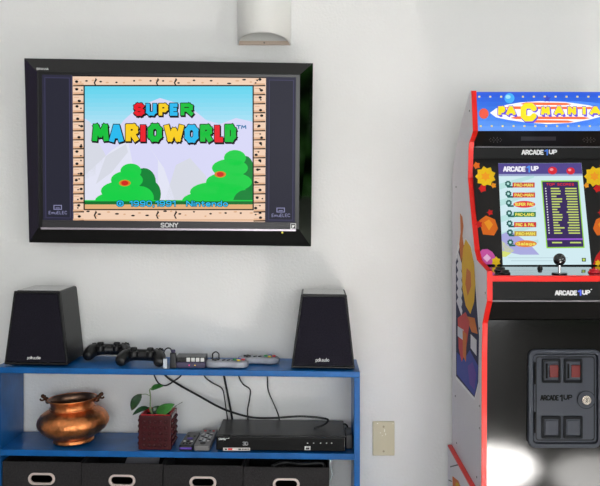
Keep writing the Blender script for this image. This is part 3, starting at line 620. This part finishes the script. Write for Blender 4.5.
# ---------------------------------------------------------------- loose cables behind the shelf
M_c = mat('cable_black', (24, 24, 26), .45)
def cable(label, pts, r, Y=2.66):
    bm = B(); tube(bm, [at(p[0], p[1], p[2] if len(p) > 2 else Y) for p in pts], r); tag(obj('cable', bm, M_c, smooth=True), label, 'cable', 'black cables hanging behind the shelf')
cable('black cable hanging in a shallow loop under the top board, above the red plant pot', [(150, 353, 2.692), (152, 366, 2.692), (154.5, 376), (159, 383.5), (166, 385.5), (174, 381), (181.5, 374.5), (184, 362, 2.692)], .0026, 2.692)
cable('long thick black cable sagging from the top board across to the disc player', [(160, 365, 2.692), (166, 376, 2.692), (181, 386, 2.68), (200, 396.5, 2.66), (218, 406.5, 2.64), (233, 412.5, 2.62), (252, 417.3, 2.60), (272, 418, 2.58), (300, 416.4, 2.58), (320, 417.8, 2.59), (328, 419.8, 2.60), (324, 424.5, 2.585), (314, 428.3, 2.57)], .0035)
cable('thin black cable hanging leftmost of the four behind the disc player', [(200, 362, 2.692), (204, 375.5, 2.69), (212, 382.5), (222, 388.5), (224.6, 399), (226.5, 412), (229, 430, 2.69)], .0022)
cable('straight thick black cable hanging second from the left behind the disc player', [(221.5, 362, 2.692), (224, 376, 2.69), (228, 396), (232.3, 420, 2.69), (233, 432, 2.69)], .0036)
cable('kinked black cable hanging third from the left behind the disc player', [(237, 362, 2.692), (238.8, 376, 2.69), (243, 384), (250, 389.5), (249.6, 399), (247.6, 410), (248, 422, 2.69), (248, 432, 2.69)], .0024)
cable('black cable curving down rightmost of the four behind the disc player', [(266, 362, 2.692), (267.3, 376, 2.69), (268.2, 390), (273, 402), (278, 414), (279.6, 422, 2.69), (280, 432, 2.69)], .0024)
cable('small black cable loop standing up behind the front grey gamepad', [(208, 361, 2.60), (212.4, 358, 2.60), (212.6, 354, 2.60), (215.8, 351.8, 2.60), (218.8, 354, 2.60), (219.5, 359, 2.60), (226, 361.5, 2.605)], .0022)
cable('short black cable curl at the right rear corner of the disc player', [(343, 434, 2.684+.004), (347, 431.5, 2.688), (347.6, 427, 2.69), (345, 424, 2.69), (341, 426, 2.69)], .003)

# ---------------------------------------------------------------- arcade machine
AX0, AX1, TS = .453, .886, .013; AC = (AX0+AX1)/2
def side_pt(px, py): Y = F*AX0/(px-CX); return (Y, EYE+(CY-py)*Y/F)
front = [side_pt(*p) for p in ((471.3, 91), (473, 131), (471.6, 136), (469.3, 142), (468.5, 150), (468, 178), (469.8, 200), (474.6, 250), (477, 260), (487, 271), (487, 301), (485, 310), (482.4, 323))]
front += [(2.2, .70), (2.207, .307)]
back = [(2.676, .307), (2.676, 1.19), (2.64, 1.245), (2.612, 1.27), (2.503, 1.36), (2.386, 1.424), (2.36, 1.434)]
am = thing('arcade_machine', 'upright arcade machine with white sides, red edging and blue marquee, at right', 'arcade machine', (AC, 2.44, .307))
M_side = mat('side_white', (222, 216, 221), .5, spec=.2); M_red = mat('red_molding', (222, 30, 22), .35, spec=.3); M_blk = mat('cabinet_black', (15, 15, 16), .45, spec=.16); M_gb = mat('cabinet_gloss_black', (9, 8, 8), .1, coat=0, spec=.42, bump=.02, bscale=40)
M_dark = mat('printed_black', (15, 14, 15), .4, spec=.3)
def off(pts, d):                          # shift the front line towards the viewer
    return [(y-d, z) for y, z in pts]
for x0, sgn in ((AX0, 1), (AX1-TS, 1)):
    x1 = x0+TS; obj('side_panel', prism(B(), front+back, 'x', x0, x1), M_side, am, world=True)
    obj('edge_molding', prism(B(), off(front, .0045)+[(y-.0002, z) for y, z in front[::-1]], 'x', x0-.0006, x1+.0006), M_red, am, world=True, label='red edge strip')
IX0, IX1 = AX0+TS, AX1-TS
def slab(name, p, q, th, m, label=None, x0=IX0, x1=IX1):   # board between the sides, from p to q in the side view, thickness to the rear
    d = Vector((q[0]-p[0], q[1]-p[1])).normalized(); nn = Vector((-d.y, d.x)); 
    if nn.x < 0: nn = -nn
    pts = [p, q, (q[0]+nn.x*th, q[1]+nn.y*th), (p[0]+nn.x*th, p[1]+nn.y*th)]
    return obj(name, prism(B(), pts, 'x', x0, x1), m, am, world=True, bevel=.0008, label=label)
fy = lambda i: front[i]
MT = (fy(0)[0]+.004, fy(0)[1]-.002); MB = (fy(1)[0]+.004, fy(1)[1]+.001)
slab('marquee_panel', MT, MB, .012, mat('marquee_blue', (28, 96, 222), .3))
SPm = (2.392, 1.2712); SPb = (2.397, 1.237)
slab('speaker_panel', (MB[0]+.002, MB[1]-.001), SPm, .01, M_blk); slab('upper_panel', (SPm[0], SPm[1]-.001), SPb, .01, M_blk)
BZ0, BZ1 = (2.402, 1.239), (2.290, .930)
slab('bezel', BZ0, BZ1, .012, M_dark)
DK1 = (2.136, .9125)
slab('control_deck', (2.300, .9285), DK1, -.014 if False else .014, M_dark) if False else None
obj('control_deck', prism(B(), [(2.300, .929), (DK1[0], DK1[1]), (DK1[0], DK1[1]-.012), (2.300, .915)], 'x', IX0, IX1), mat('deck_gloss', (24, 26, 28), .06, coat=1, spec=1), am, world=True, label='shiny control deck')
obj('deck_edge', prism(B(), [(2.130, .9135), (2.140, .9145), (2.140, .8985), (2.130, .8985)], 'x', IX0, IX1), M_red, am, bevel=.001, world=True, label='red edge strip')
obj('control_front', prism(B(), [(2.136, .8984), (2.150, .8984), (2.150, .849), (2.136, .849)], 'x', IX0, IX1), M_blk, am, bevel=.001, world=True)
obj('control_lip', prism(B(), [(2.134, .8485), (2.19, .8485), (2.19, .845), (2.134, .845)], 'x', IX0, IX1), mat('lip_grey', (120, 116, 120), .3), am, world=True)
slab('under_panel', (2.165, .845), (2.206, .788), .01, M_gb); slab('front_panel', (2.204, .787), (2.212, .309), .012, M_gb, 'glossy black lower front')
slab('back_panel', (2.655, .312), (2.655, 1.19), .012, M_blk)
obj('base_board', bx(IX0, IX1, 2.226, 2.654, .309, .322), M_blk, am, world=True)
slab('roof_panel', (2.60, 1.265), (2.375, 1.42), .01, M_side)
# marquee print
def two_d(p, q): d = Vector((0, q[0]-p[0], q[1]-p[1])).normalized(); nn = Vector((0, -abs(d.z), d.y*(1 if d.z < 0 else -1)*-1)); return nn
def plane_n(p, q):
    d = Vector((0, q[0]-p[0], q[1]-p[1])); nn = d.cross(Vector((1, 0, 0))).normalized(); return nn if nn.y < 0 else -nn
nM = plane_n(MT, MB); A = Art((0, MT[0]-.0006, MT[1]), nM, .00018)
me_ = .62
def mk(n_, c):                           # back lit print: darker base, its own glow
    m = mat(n_, c, .35, emit=me_); m.node_tree.nodes['Principled BSDF'].inputs['Base Color'].default_value = (*[v*.5 for v in lin(c)[:3]], 1); return m
for i in range(8):
    t = i/7; A.rect(476.6, 92+i*4.85, 623, 92+(i+1)*4.85, mk('marquee_blue_%d' % i, (int(24+70*t**1.5), int(84+66*t), int(214+24*t))), 1)
for x0, x1, c in ((520, 600, (58, 128, 236)), (540, 592, (90, 152, 242))): A.poly(ell((x0+x1)/2, 114, (x1-x0)/2+30, 13), mk('marquee_glow_%d' % x0, c), 2)
yd = mk('marquee_dot', (240, 216, 120))
for k in range(14):
    if 479.2+k*10.9 < 618: A.rect(478.3+k*10.9, 95.9, 480.3+k*10.9, 97.6, yd, 3); A.rect(479.8+k*10.9, 125.3, 481.8+k*10.9, 127, yd, 3)
A.poly(ell(509.4, 98.3, 5, 5), mk('marquee_disc_blue', (60, 170, 240)), 4); A.poly(ell(508, 97, 2.6, 2), mk('marquee_disc_light', (150, 214, 248)), 5)
A.poly(ell(483.8, 113.7, 4.8, 5.2), mk('marquee_disc_red', (232, 84, 60)), 4)
wv = mk('marquee_white', (246, 244, 250)); orr = mk('marquee_orange', (240, 106, 50)); pur = mk('marquee_purple', (92, 70, 214))
A.poly([(490, 113), (496, 108.5), (506, 105), (520, 102.5), (540, 101.2), (565, 102), (590, 105.5), (600, 110), (607, 113.5), (600, 117), (588, 120), (572, 123), (548, 124.2), (526, 122.5), (508, 120), (496, 117.5)], wv, 5)
for yy, a, b in ((104, 520, 572), (121.6, 524, 574), (108, 504, 596), (118, 510, 590)): A.poly([(a, yy), (a+6, yy-1.5), (b-6, yy-1), (b, yy+.3), (b-6, yy+1.3), (a+6, yy+1.2)], orr, 6)
for cx, r0, r1 in ((547, 4.2, 1.8),): A.poly([(cx+(r0 if k % 2 == 0 else r1)*math.sin(R(36*k)), 98.8-(r0 if k % 2 == 0 else r1)*math.cos(R(36*k))) for k in range(10)], mk('marquee_star', (44, 60, 190)), 6)
yl = mk('marquee_yellow', (252, 226, 24))
for ch, x0, x1, y0, y1 in (('P', 498, 505, 106.4, 115.4), ('A', 506, 515.6, 106.4, 115.4), ('M', 540.8, 550, 106.8, 115.2), ('A', 554, 563.8, 106.4, 115.2), ('N', 567.6, 576, 106.6, 115), ('I', 582, 586, 106.6, 115), ('A', 589.6, 600.6, 106.6, 115)):
    A.text(ch, x0, y0, x1, y1, pur, 6.8, 1.35, .7, sq=.8)
    for q in range(4): A.text(ch, x0, y0, x1, y1, pur, 7+.3*q, 1.35, 0, 1.6-.4*q, 2-.5*q, sq=.8)
    A.text(ch, x0, y0, x1, y1, yl, 9, 1.6, sq=.8)
A.text('C', 520.5, 103.2, 536.5, 121.6, pur, 9.5, 2.6, .6, .8, 1); A.text('C', 520.5, 103.2, 536.5, 121.6, yl, 10, 2.8)
A.build('marquee_print', am, 'glowing blue printed title panel with yellow letters')
# speaker holes, light slot, maker lettering
nS = plane_n((MB[0], MB[1]), SPm); A = Art((0, MB[0]+.0016, MB[1]-.001), nS)
hole = mat('grille_hole', (96, 92, 96), .5)
for cx in (495.5, 589):
    A = Art((0, MB[0]+.0016, MB[1]-.001), nS); A.poly(ell(cx, 139.8, 8, 4), M_blk, 0)
    for r, n_ in ((0, 1), (3, 6), (6, 10)):
        for i in range(n_): A.poly(ell(cx+r*math.cos(6.283*i/n_), 139.8+.42*r*math.sin(6.283*i/n_), .5, .4, 8), hole, 1)
    A.build('speaker_grille', am)
A = Art((0, MB[0]+.0016, MB[1]-.001), nS)
A.rect(521, 136.5, 556, 140.5, mat('smoked_label', (44, 42, 45), .35), 1)
A.build('smoked_window', am)
obj('light_slot', bx(IX0+.01, IX1-.01, 2.3885, 2.3935, SPm[1]-.0015, SPm[1]+.0015), mat('slot_grey', (104, 102, 106), .3), am, world=True, bevel=.0005)
nU = plane_n(SPm, SPb); A = Art((0, SPm[0]-.0005, SPm[1]), nU)
blu = mat('logo_blue', (40, 110, 220), .4)
A.text('ARCADE', 521.5, 149.8, 543.6, 154.8, M_white, 1, .6); A.text('1', 544.4, 149.2, 548, 155.4, blu, 2, .8); A.text('UP', 548.8, 149.6, 557, 154.2, M_white, 1, .6)
A.build('logo', am, 'white maker lettering above the screen')
# screen
nB = plane_n(BZ0, BZ1); PB = Vector((0, BZ0[0]-.0006, BZ0[1]))
sc_ = [(498.2, 163.4), (581.3, 163), (591.3, 264.6), (502.8, 265)]
def lerp(u, v): 
    a = Vector(sc_[0]).lerp(Vector(sc_[1]), u); b = Vector(sc_[3]).lerp(Vector(sc_[2]), u); return tuple(a.lerp(b, v))
scr = obj('screen', (lambda bm: (bm.faces.new([bm.verts.new(on_plane(x, y, PB, nB)+nB*k) for k in (.0004,) for x, y in sc_]), bm)[1])(B()), lit('monitor_glow', (214, 240, 246), .95), am, world=True, label='lit game menu screen')
so = scr.modifiers.new('thick', 'SOLIDIFY'); so.thickness = .0006; so.offset = 0
A = Art(PB+nB*.0009, nB, .00018)
head = lit('menu_header', (84, 72, 142)); A.poly([lerp(0, 0), lerp(1, 0), lerp(1, .105), lerp(0, .105)], head, 0); A.poly([lerp(0, .105), lerp(1, .105), lerp(1, .125), lerp(0, .125)], lit('menu_line', (150, 160, 200)), 0)
A.text('ARCADE', 503, 166.4, 525.6, 171.8, wht, 2, .65); A.text('1', 526.4, 165.6, 530, 172.6, lit('menu_logo_blue', (90, 150, 240)), 2, .8); A.text('UP', 530.8, 166, 538.6, 171, wht, 2, .65)
mred = lit('menu_red', (216, 40, 56)); 
for cx, cy, r in ((552.5, 170.6, 4.6), (570.6, 171, 4.2)): A.poly(ell(cx, cy, r, r*.85), mred, 2); A.poly(ell(cx-1, cy-1, r*.4, r*.3), lit('menu_pink', (244, 150, 160)), 3)
aq = lit('menu_aqua', (186, 226, 224))
for i in range(5): A.poly([lerp(.0, .2+.16*i), lerp(.0, .26+.16*i), lerp(.42, .14+.16*i), lerp(.42, .11+.16*i)], aq, 0)
A.poly([lerp(0, .70), lerp(.1, .66), lerp(.3, .78), lerp(.42, .9), lerp(.2, .9), lerp(0, .86)], lit('menu_lilac', (170, 170, 222)), 1); A.poly([lerp(0, .76), lerp(.14, .86), lerp(.04, .92), lerp(0, .92)], lit('menu_lime', (214, 224, 120)), 1)
rows_ = ['PAC-MAN', 'PAC-MAN', 'SUPER PAC', 'PAC-LAND', 'PAC & PAL', 'PAC-MAN', 'Galaga']
cols_ = [(200, 60, 70), (206, 44, 60), (226, 60, 66), (30, 120, 70), (206, 48, 54), (190, 150, 60), (226, 130, 60)]
for i, y in enumerate((184.4, 194.4, 203.6, 213.8, 224, 233, 243)):
    dx = .38*i; g = lit('menu_gear', (36, 96, 92))
    A.poly([(508+dx+(3.4 if k % 2 else 2.7)*math.cos(R(22.5*k)), y-.6+(3.4 if k % 2 else 2.7)*math.sin(R(22.5*k))) for k in range(16)], g, 3); A.poly(ell(508+dx, y-.6, 1.3), aq, 4); A.rect(507+dx, y+1.6, 513+dx, y+3.4, g, 3)
    if i in (2, 6): A.poly(ell(523.5+dx, y+.8, 11, 3.4), lit('menu_plaque_%d' % i, cols_[i]), 4)
    else: A.rect(512.5+dx, y-1.8, 534.6+dx, y+3.2, lit('menu_plaque_%d' % i, cols_[i]), 4)
    A.text(rows_[i], 514+dx, y-.8, 533+dx, y+2.4, lit('menu_yellow', (240, 226, 96)), 5, .36)
A.poly([(541, 180.6), (578.8, 180.4), (584.6, 248), (546.4, 248.4)], lit('menu_green_edge', (150, 214, 70)), 3); A.poly([(542.2, 181.8), (577.8, 181.6), (583.4, 246.8), (547.4, 247.2)], lit('menu_panel', (58, 42, 92)), 4)
A.text('TOP SCORES', 546, 183.2, 574, 185.8, mred, 6, .3)
rn = random.Random(5); lg = lit('menu_text', (196, 214, 110)); lw = lit('menu_text_white', (230, 226, 236))
for i in range(18):
    y = 188+i*2.62; s = .078*(y-181)
    A.rect(544.4+s, y, 545.6+s, y+1.2, lw, 6)
    A.rect(550+s, y, 550+s+rn.uniform(5, 11), y+1.3, lg, 6); A.rect(566+s-rn.uniform(0, 2), y, 576+s, y+1.3, lg, 6)
A.poly([(546.9, 238.6), (582.6, 238.4), (582.7, 240), (547, 240.2)], lit('menu_stripe', (150, 90, 210)), 6); A.rect(552, 242, 562, 243.4, lg, 6); A.rect(570, 242, 581, 243.4, lg, 6)
A.rect(581.8, 258, 585.8, 261.6, lit('menu_badge', (50, 70, 40)), 3); A.poly(ell(583.8, 259.8, 1.2), lit('menu_badge_lime', (190, 220, 90)), 4)
for i in range(2): A.rect(508+3*i, 257.4+3*i, 568-2*i, 258.2+3*i, lit('menu_caption', (190, 214, 222)), 2)
A.build('screen_menu', scr)
# printed bezel: plain bursts of colour on both sides
A = Art(PB, nB, .0002)
A.poly([(474.5, 159), (611, 159), (618, 265), (481, 265)], M_dark, 0)
yb, ob, pb, rb, wb = [mat('print_'+n_, c, .5, spec=.15) for n_, c in (('yellow', (232, 190, 24)), ('orange', (222, 108, 30)), ('pink', (204, 84, 166)), ('red', (196, 30, 30)), ('amber', (238, 154, 36)))]
def burst(cx, cy, r0, r1, n_, m, l): A.poly([(cx+(r0 if k % 2 else r1)*math.cos(math.pi*k/n_), cy+(r0 if k % 2 else r1)*math.sin(math.pi*k/n_)) for k in range(2*n_)], m, l)
for cx, cy, s in ((485.5, 176.5, 1), (594.5, 176.5, -1)):
    burst(cx, cy, 10.5, 8.2, 9, yb, 1); burst(cx, cy, 5, 3, 6, wb, 2); burst(cx-s*9, cy-11, 4, 2.6, 5, ob, 2); burst(cx-s*3, cy+12, 4.4, 3, 5, rb, 2); burst(cx+s*8, cy+9, 3, 2, 5, wb, 2)
for cx, cy, s in ((488, 225.5, 1), (603, 225.5, -1)):
    A.poly([(cx-9*s, cy-5), (cx-2*s, cy-10), (cx+7*s, cy-6), (cx+10*s, cy+3), (cx+6*s, cy+10), (cx-5*s, cy+9)], ob, 1); A.poly([(cx-4*s, cy-3), (cx+1*s, cy-6), (cx+5*s, cy-1), (cx+1*s, cy+5)], wb, 2); burst(cx-9*s, cy-1, 4, 2.4, 5, rb, 2); burst(cx+2*s, cy-13, 3.4, 2, 5, rb, 2)
A.poly([(478, 262.5), (478.5, 254), (482, 249.5), (487.5, 249), (492.5, 252), (496, 258), (496, 264.4), (480, 264.4)], pb, 1); A.poly([(483, 258), (487, 254), (491, 258), (487, 262)], mat('print_lilac', (240, 190, 226), .4), 2); burst(496, 261.5, 5, 3.4, 6, yb, 3)
A.poly([(593, 264.6), (596, 256), (602, 248), (609, 252), (612, 264.6)], rb, 1); burst(598, 263, 3.4, 2.2, 6, yb, 2)
A.build('bezel_print', am, 'bright coloured shapes printed beside the screen')
# control deck fittings
YJ = 2.168; XJ = (559.5-CX)*YJ/F; ZJ = .9125+.1*(YJ-2.136)
bm = B(); cyl(bm, (XJ, YJ, ZJ-.001), (XJ, YJ, ZJ+.030), .0038, 14); js = obj('joystick_shaft', bm, mat('chrome', (210, 212, 214), .15, metal=1), am, smooth=False, world=True)
bm = B(); ball(bm, (XJ, YJ, ZJ+.0385), .0165, seg=24); obj('joystick_ball', bm, mat('joystick_black', (14, 14, 16), .15, coat=1), am, smooth=True, world=True)
bm = B(); lathe(bm, [(0, ZJ+.001), (.0205, ZJ+.0012), (.0205, ZJ+.003), (.0, ZJ+.004)], 28, (XJ, YJ)); obj('joystick_disc', bm, mat('joystick_plate', (60, 66, 70), .3), am, world=True)
def deck_disc(px, py, r, m, h=.009):
    Yb = on_plane(px, py, Vector((0, 2.136, .9125)), Vector((0, -.1, 1))).y
    x = (px-CX)*Yb/F; z = .9125+.1*(Yb-2.136); bm = B(); lathe(bm, [(0, z-.001), (r*1.25, z-.001), (r*1.25, z+.003), (r*1.05, z+.0045), (r, z+.0045), (r, z+h), (r*.8, z+h+.0015), (0, z+h+.0012)], 24, (x, Yb)); obj('button_reflection_disc', bm, m, am, smooth=True, world=True)
deck_disc(500.2, 270.8, .013, mat('deck_disc_black', (16, 16, 18), .25)); deck_disc(505.2, 273.6, .011, mat('deck_disc_black', (16, 16, 18), .25)); deck_disc(594, 272.6, .013, mat('deck_disc_red', (206, 24, 40), .2)); deck_disc(540, 268.6, .006, mat('deck_disc_black', (16, 16, 18), .25))  # side discs stand for the bezel art's reflection; the small one is a button
A = Art((0, 2.1355, 0), (0, -1, 0)); A.text('ARCADE', 554.8, 290.4, 577, 295.4, M_white, 1, .65); A.text('1', 577.8, 289.6, 581.4, 295.8, mat('logo_violet', (70, 90, 230), .4), 2, .85); A.text('UP', 582, 290, 590.2, 294.8, M_white, 1, .65); A.rect(590.6, 289, 592, 289.8, M_white, 1)
A.build('logo', am, 'white maker lettering under the control deck')
# coin door
YC = 2.2115-.002; K = YC/F
def cpt(px, py): p = at(px, py, YC); return (p.x, p.z)
def crr(x0, y0, x1, y1, r): a, b = cpt(x0, y1), cpt(x1, y0); return rrect(a[0], b[0], a[1], b[1], r)
M_cd = mat('coin_door_grey', (48, 52, 61), .5, bump=.12, bscale=500, spec=.25); M_cd2 = mat('coin_door_slot', (16, 18, 22), .6, spec=.12); M_cdb = mat('coin_black', (6, 6, 7), .6, spec=.1)
obj('coin_door_frame', ring(B(), crr(527.3, 348.8, 600, 446.6, .020), crr(531.8, 353, 596.4, 442.4, .012), 'y', YC-.014, YC+.004), M_cd, am, bevel=.002, world=True)
cd = obj('coin_door', prism(B(), crr(532.6, 353.8, 595.6, 441.6, .010), 'y', YC-.009, YC+.004), M_cd, am, bevel=.002, world=True, label='grey coin door')
obj('door_groove', ring(B(), crr(534.6, 355.8, 593.6, 439.6, .008), crr(535.6, 356.8, 592.6, 438.6, .007), 'y', YC-.0095, YC-.0088), M_cdb, cd, world=True)
for y0, y1 in ((361.5, 383.5), (411, 432)):
    a, b = cpt(533, y1), cpt(535, y0); obj('hinge', bx(a[0], b[0], YC-.0125, YC-.008, a[1], b[1]), M_cdb, cd, bevel=.001, world=True)
for x in (541, 562.6):
    obj('coin_slot', ring(B(), crr(x, 358, x+18.4, 382, .004), crr(x+2.2, 360.6, x+16.4, 379.4, .002), 'y', YC-.014, YC-.008), M_cd2, cd, bevel=.0012, world=True)
    a, b = cpt(x+2.2, 379.4), cpt(x+16.4, 360.6); obj('slot_plate', bx(a[0], b[0], YC-.0098, YC-.0088, a[1], b[1]), M_cd, cd, world=True)
    a, b = cpt(x+3.6, 377.6), cpt(x+5.6, 362.8); obj('slot_opening', bx(a[0], b[0], YC-.0106, YC-.0099, a[1], b[1]), M_cdb, cd, world=True)
    a, b = cpt(x+7.2, 376.4), cpt(x+16, 364); obj('coin_button', bx(a[0], b[0], YC-.015, YC-.0095, a[1], b[1]), mat('coin_red', (92, 24, 22), .25, emit=.04, coat=.4), cd, bevel=.0015, world=True, label='red lit coin button')
    obj('coin_return', ring(B(), crr(x-.6, 415, x+18.6, 437.4, .004), crr(x+2, 418, x+16.4, 434.6, .002), 'y', YC-.014, YC-.008), M_cd2, cd, bevel=.0012, world=True)
    a, b = cpt(x+3, 433.4), cpt(x+15.2, 419.4); obj('return_flap', bx(a[0], b[0], YC-.012, YC-.0085, a[1], b[1]), M_cd, cd, bevel=.0012, world=True)
A = Art((0, YC-.0093, 0), (0, -1, 0)); A.text('ARCADE', 540.2, 395, 558.8, 400.6, M_cdb, 1, .62); A.text('1', 559.4, 394.4, 562.8, 401.4, M_cdb, 1, .8); A.text('UP', 563.4, 394.6, 572.4, 399.8, M_cdb, 1, .62); A.build('engraved_logo', cd)
c0 = cpt(584.8, 398.8); bm = B(); cyl(bm, (c0[0]-.0, YC-.0085, c0[1]), (c0[0], YC-.0115, c0[1]), .024, 36); obj('lock_boss', bm, M_cd, cd, bevel=.001, world=True)
obj('lock_groove', ring(B(), ell(c0[0], c0[1], .0245, n=40), ell(c0[0], c0[1], .0232, n=40), 'y', YC-.0118, YC-.0112), M_cdb, cd, world=True)
bm = B(); cyl(bm, (c0[0], YC-.0115, c0[1]), (c0[0], YC-.017, c0[1]), .0125, 24); lk = obj('lock', bm, mat('lock_chrome', (214, 206, 196), .2, metal=.9), cd, bevel=.0015, world=True, label='chrome key lock')
obj('keyhole', bx(c0[0]-.001, c0[0]+.001, YC-.0174, YC-.0169, c0[1]-.005, c0[1]+.005), M_cdb, lk, world=True)
# side print: plain abstract shards in the colours of the printed panel
A = Art((AX0-.0003, 0, 0), (-1, 0, 0), .0002)
na, gold, oran, viol, nav, grey_, pnk = [mat('shard_'+n_, c, .6, spec=.12) for n_, c in (('navy', (34, 34, 74)), ('gold', (226, 176, 40)), ('orange', (206, 112, 48)), ('violet', (104, 74, 160)), ('blue', (66, 78, 160)), ('white', (214, 212, 220)), ('rose', (196, 76, 70)))]
A.poly([(456, 255), (459, 240), (466, 238), (472, 246), (477.4, 300), (479.8, 334), (479, 384), (474.6, 400.5), (456, 379)], mat('shard_border', (232, 230, 234), .4), 1)
A.poly([(456, 262), (460, 246), (468, 244), (474, 262), (476.5, 300), (479.2, 336), (478.4, 382), (474.6, 397.6), (456.2, 376)], na, 2)
A.poly([(460.2, 213), (462.6, 217), (463.6, 226), (462.6, 236), (464.6, 250), (461, 262), (459.4, 244), (460.8, 232)], oran, 3)
A.poly([(466, 239), (471, 247), (474.4, 264), (475.6, 284), (474.4, 302), (470.6, 314), (466, 306), (462.6, 288), (462, 264), (463.4, 248)], gold, 4)
A.poly([(467, 268), (471, 272), (471.6, 286), (468, 296), (465.6, 284)], oran, 5)
for k in range(6): A.poly([(456.6, 256+9*k), (458.6, 252+9*k), (462.6, 266+9*k), (461.6, 271+9*k)], grey_, 3)
A.poly([(458, 318), (466, 312), (470, 322), (466, 352), (462, 362), (459, 348)], rb, 5); A.poly([(458, 326), (464, 330), (463, 340), (458, 336)], grey_, 6); A.poly([(471, 334), (477, 340), (477, 356), (471, 348)], grey_, 6)
A.poly([(466, 316), (475, 318), (478, 334), (472, 332)], oran, 5); A.poly([(457, 352), (464, 360), (470, 350), (478.4, 366), (477.6, 384), (474.6, 396), (457, 374)], nav, 4); A.poly([(468, 366), (473, 362), (476.6, 374), (475, 390), (470, 384)], viol, 6)
A.poly([(463, 330), (467, 334), (466.4, 362), (463.4, 356)], oran, 7)
A.build('side_print', am, 'colourful printed panel on the white side')
bm = B()
for px, py in ((469.6, 110.8), (456.2, 187), (456.7, 443), (479.5, 428.1), (476.9, 477.2), (455.5, 396), (479.5, 328.5), (479.5, 406), (485.4, 293)):
    y, z = side_pt(px, py); bm = B()
    obj('side_screw', cyl(bm, (AX0+.0005, y, z), (AX0-.0012, y, z), .003, 10), mat('screw_dark', (54, 50, 52), .5), am, world=True)

# ---------------------------------------------------------------- riser below the machine
RX0, RX1 = .440, .899
rs = thing('arcade_riser', 'white riser box with red top edging that the arcade machine stands on', 'stand', ((RX0+RX1)/2, 2.42, 0))
obj('riser_box', bx(RX0, RX1, 2.205, 2.682, .002, .300), M_side, rs, world=True, bevel=.001)
for x0 in (RX0-.0006, RX1-.0132): obj('edge_molding', bx(x0, x0+.0138, 2.203, 2.683, .3001, .3066), M_red, rs, world=True, bevel=.001, label='red edge strip')
obj('riser_top', bx(RX0+.0136, RX1-.0136, 2.205, 2.682, .3001, .3062), M_blk, rs, world=True)
A = Art((RX0-.0003, 0, 0), (-1, 0, 0), .0002)
A.poly([(450.2, 466.2), (458.4, 464), (458.6, 465.4), (450.2, 467.4)], M_dark, 1); A.poly([(448.6, 479.4), (452, 481), (452, 482), (448.6, 480.6)], M_dark, 1)
A.poly([(452.4, 476), (455, 478), (458.6, 481), (461, 488), (453, 490)], ob, 1); A.poly([(456, 482), (459.4, 484), (460, 490), (455, 490)], gold, 2)
A.build('riser_print', rs)
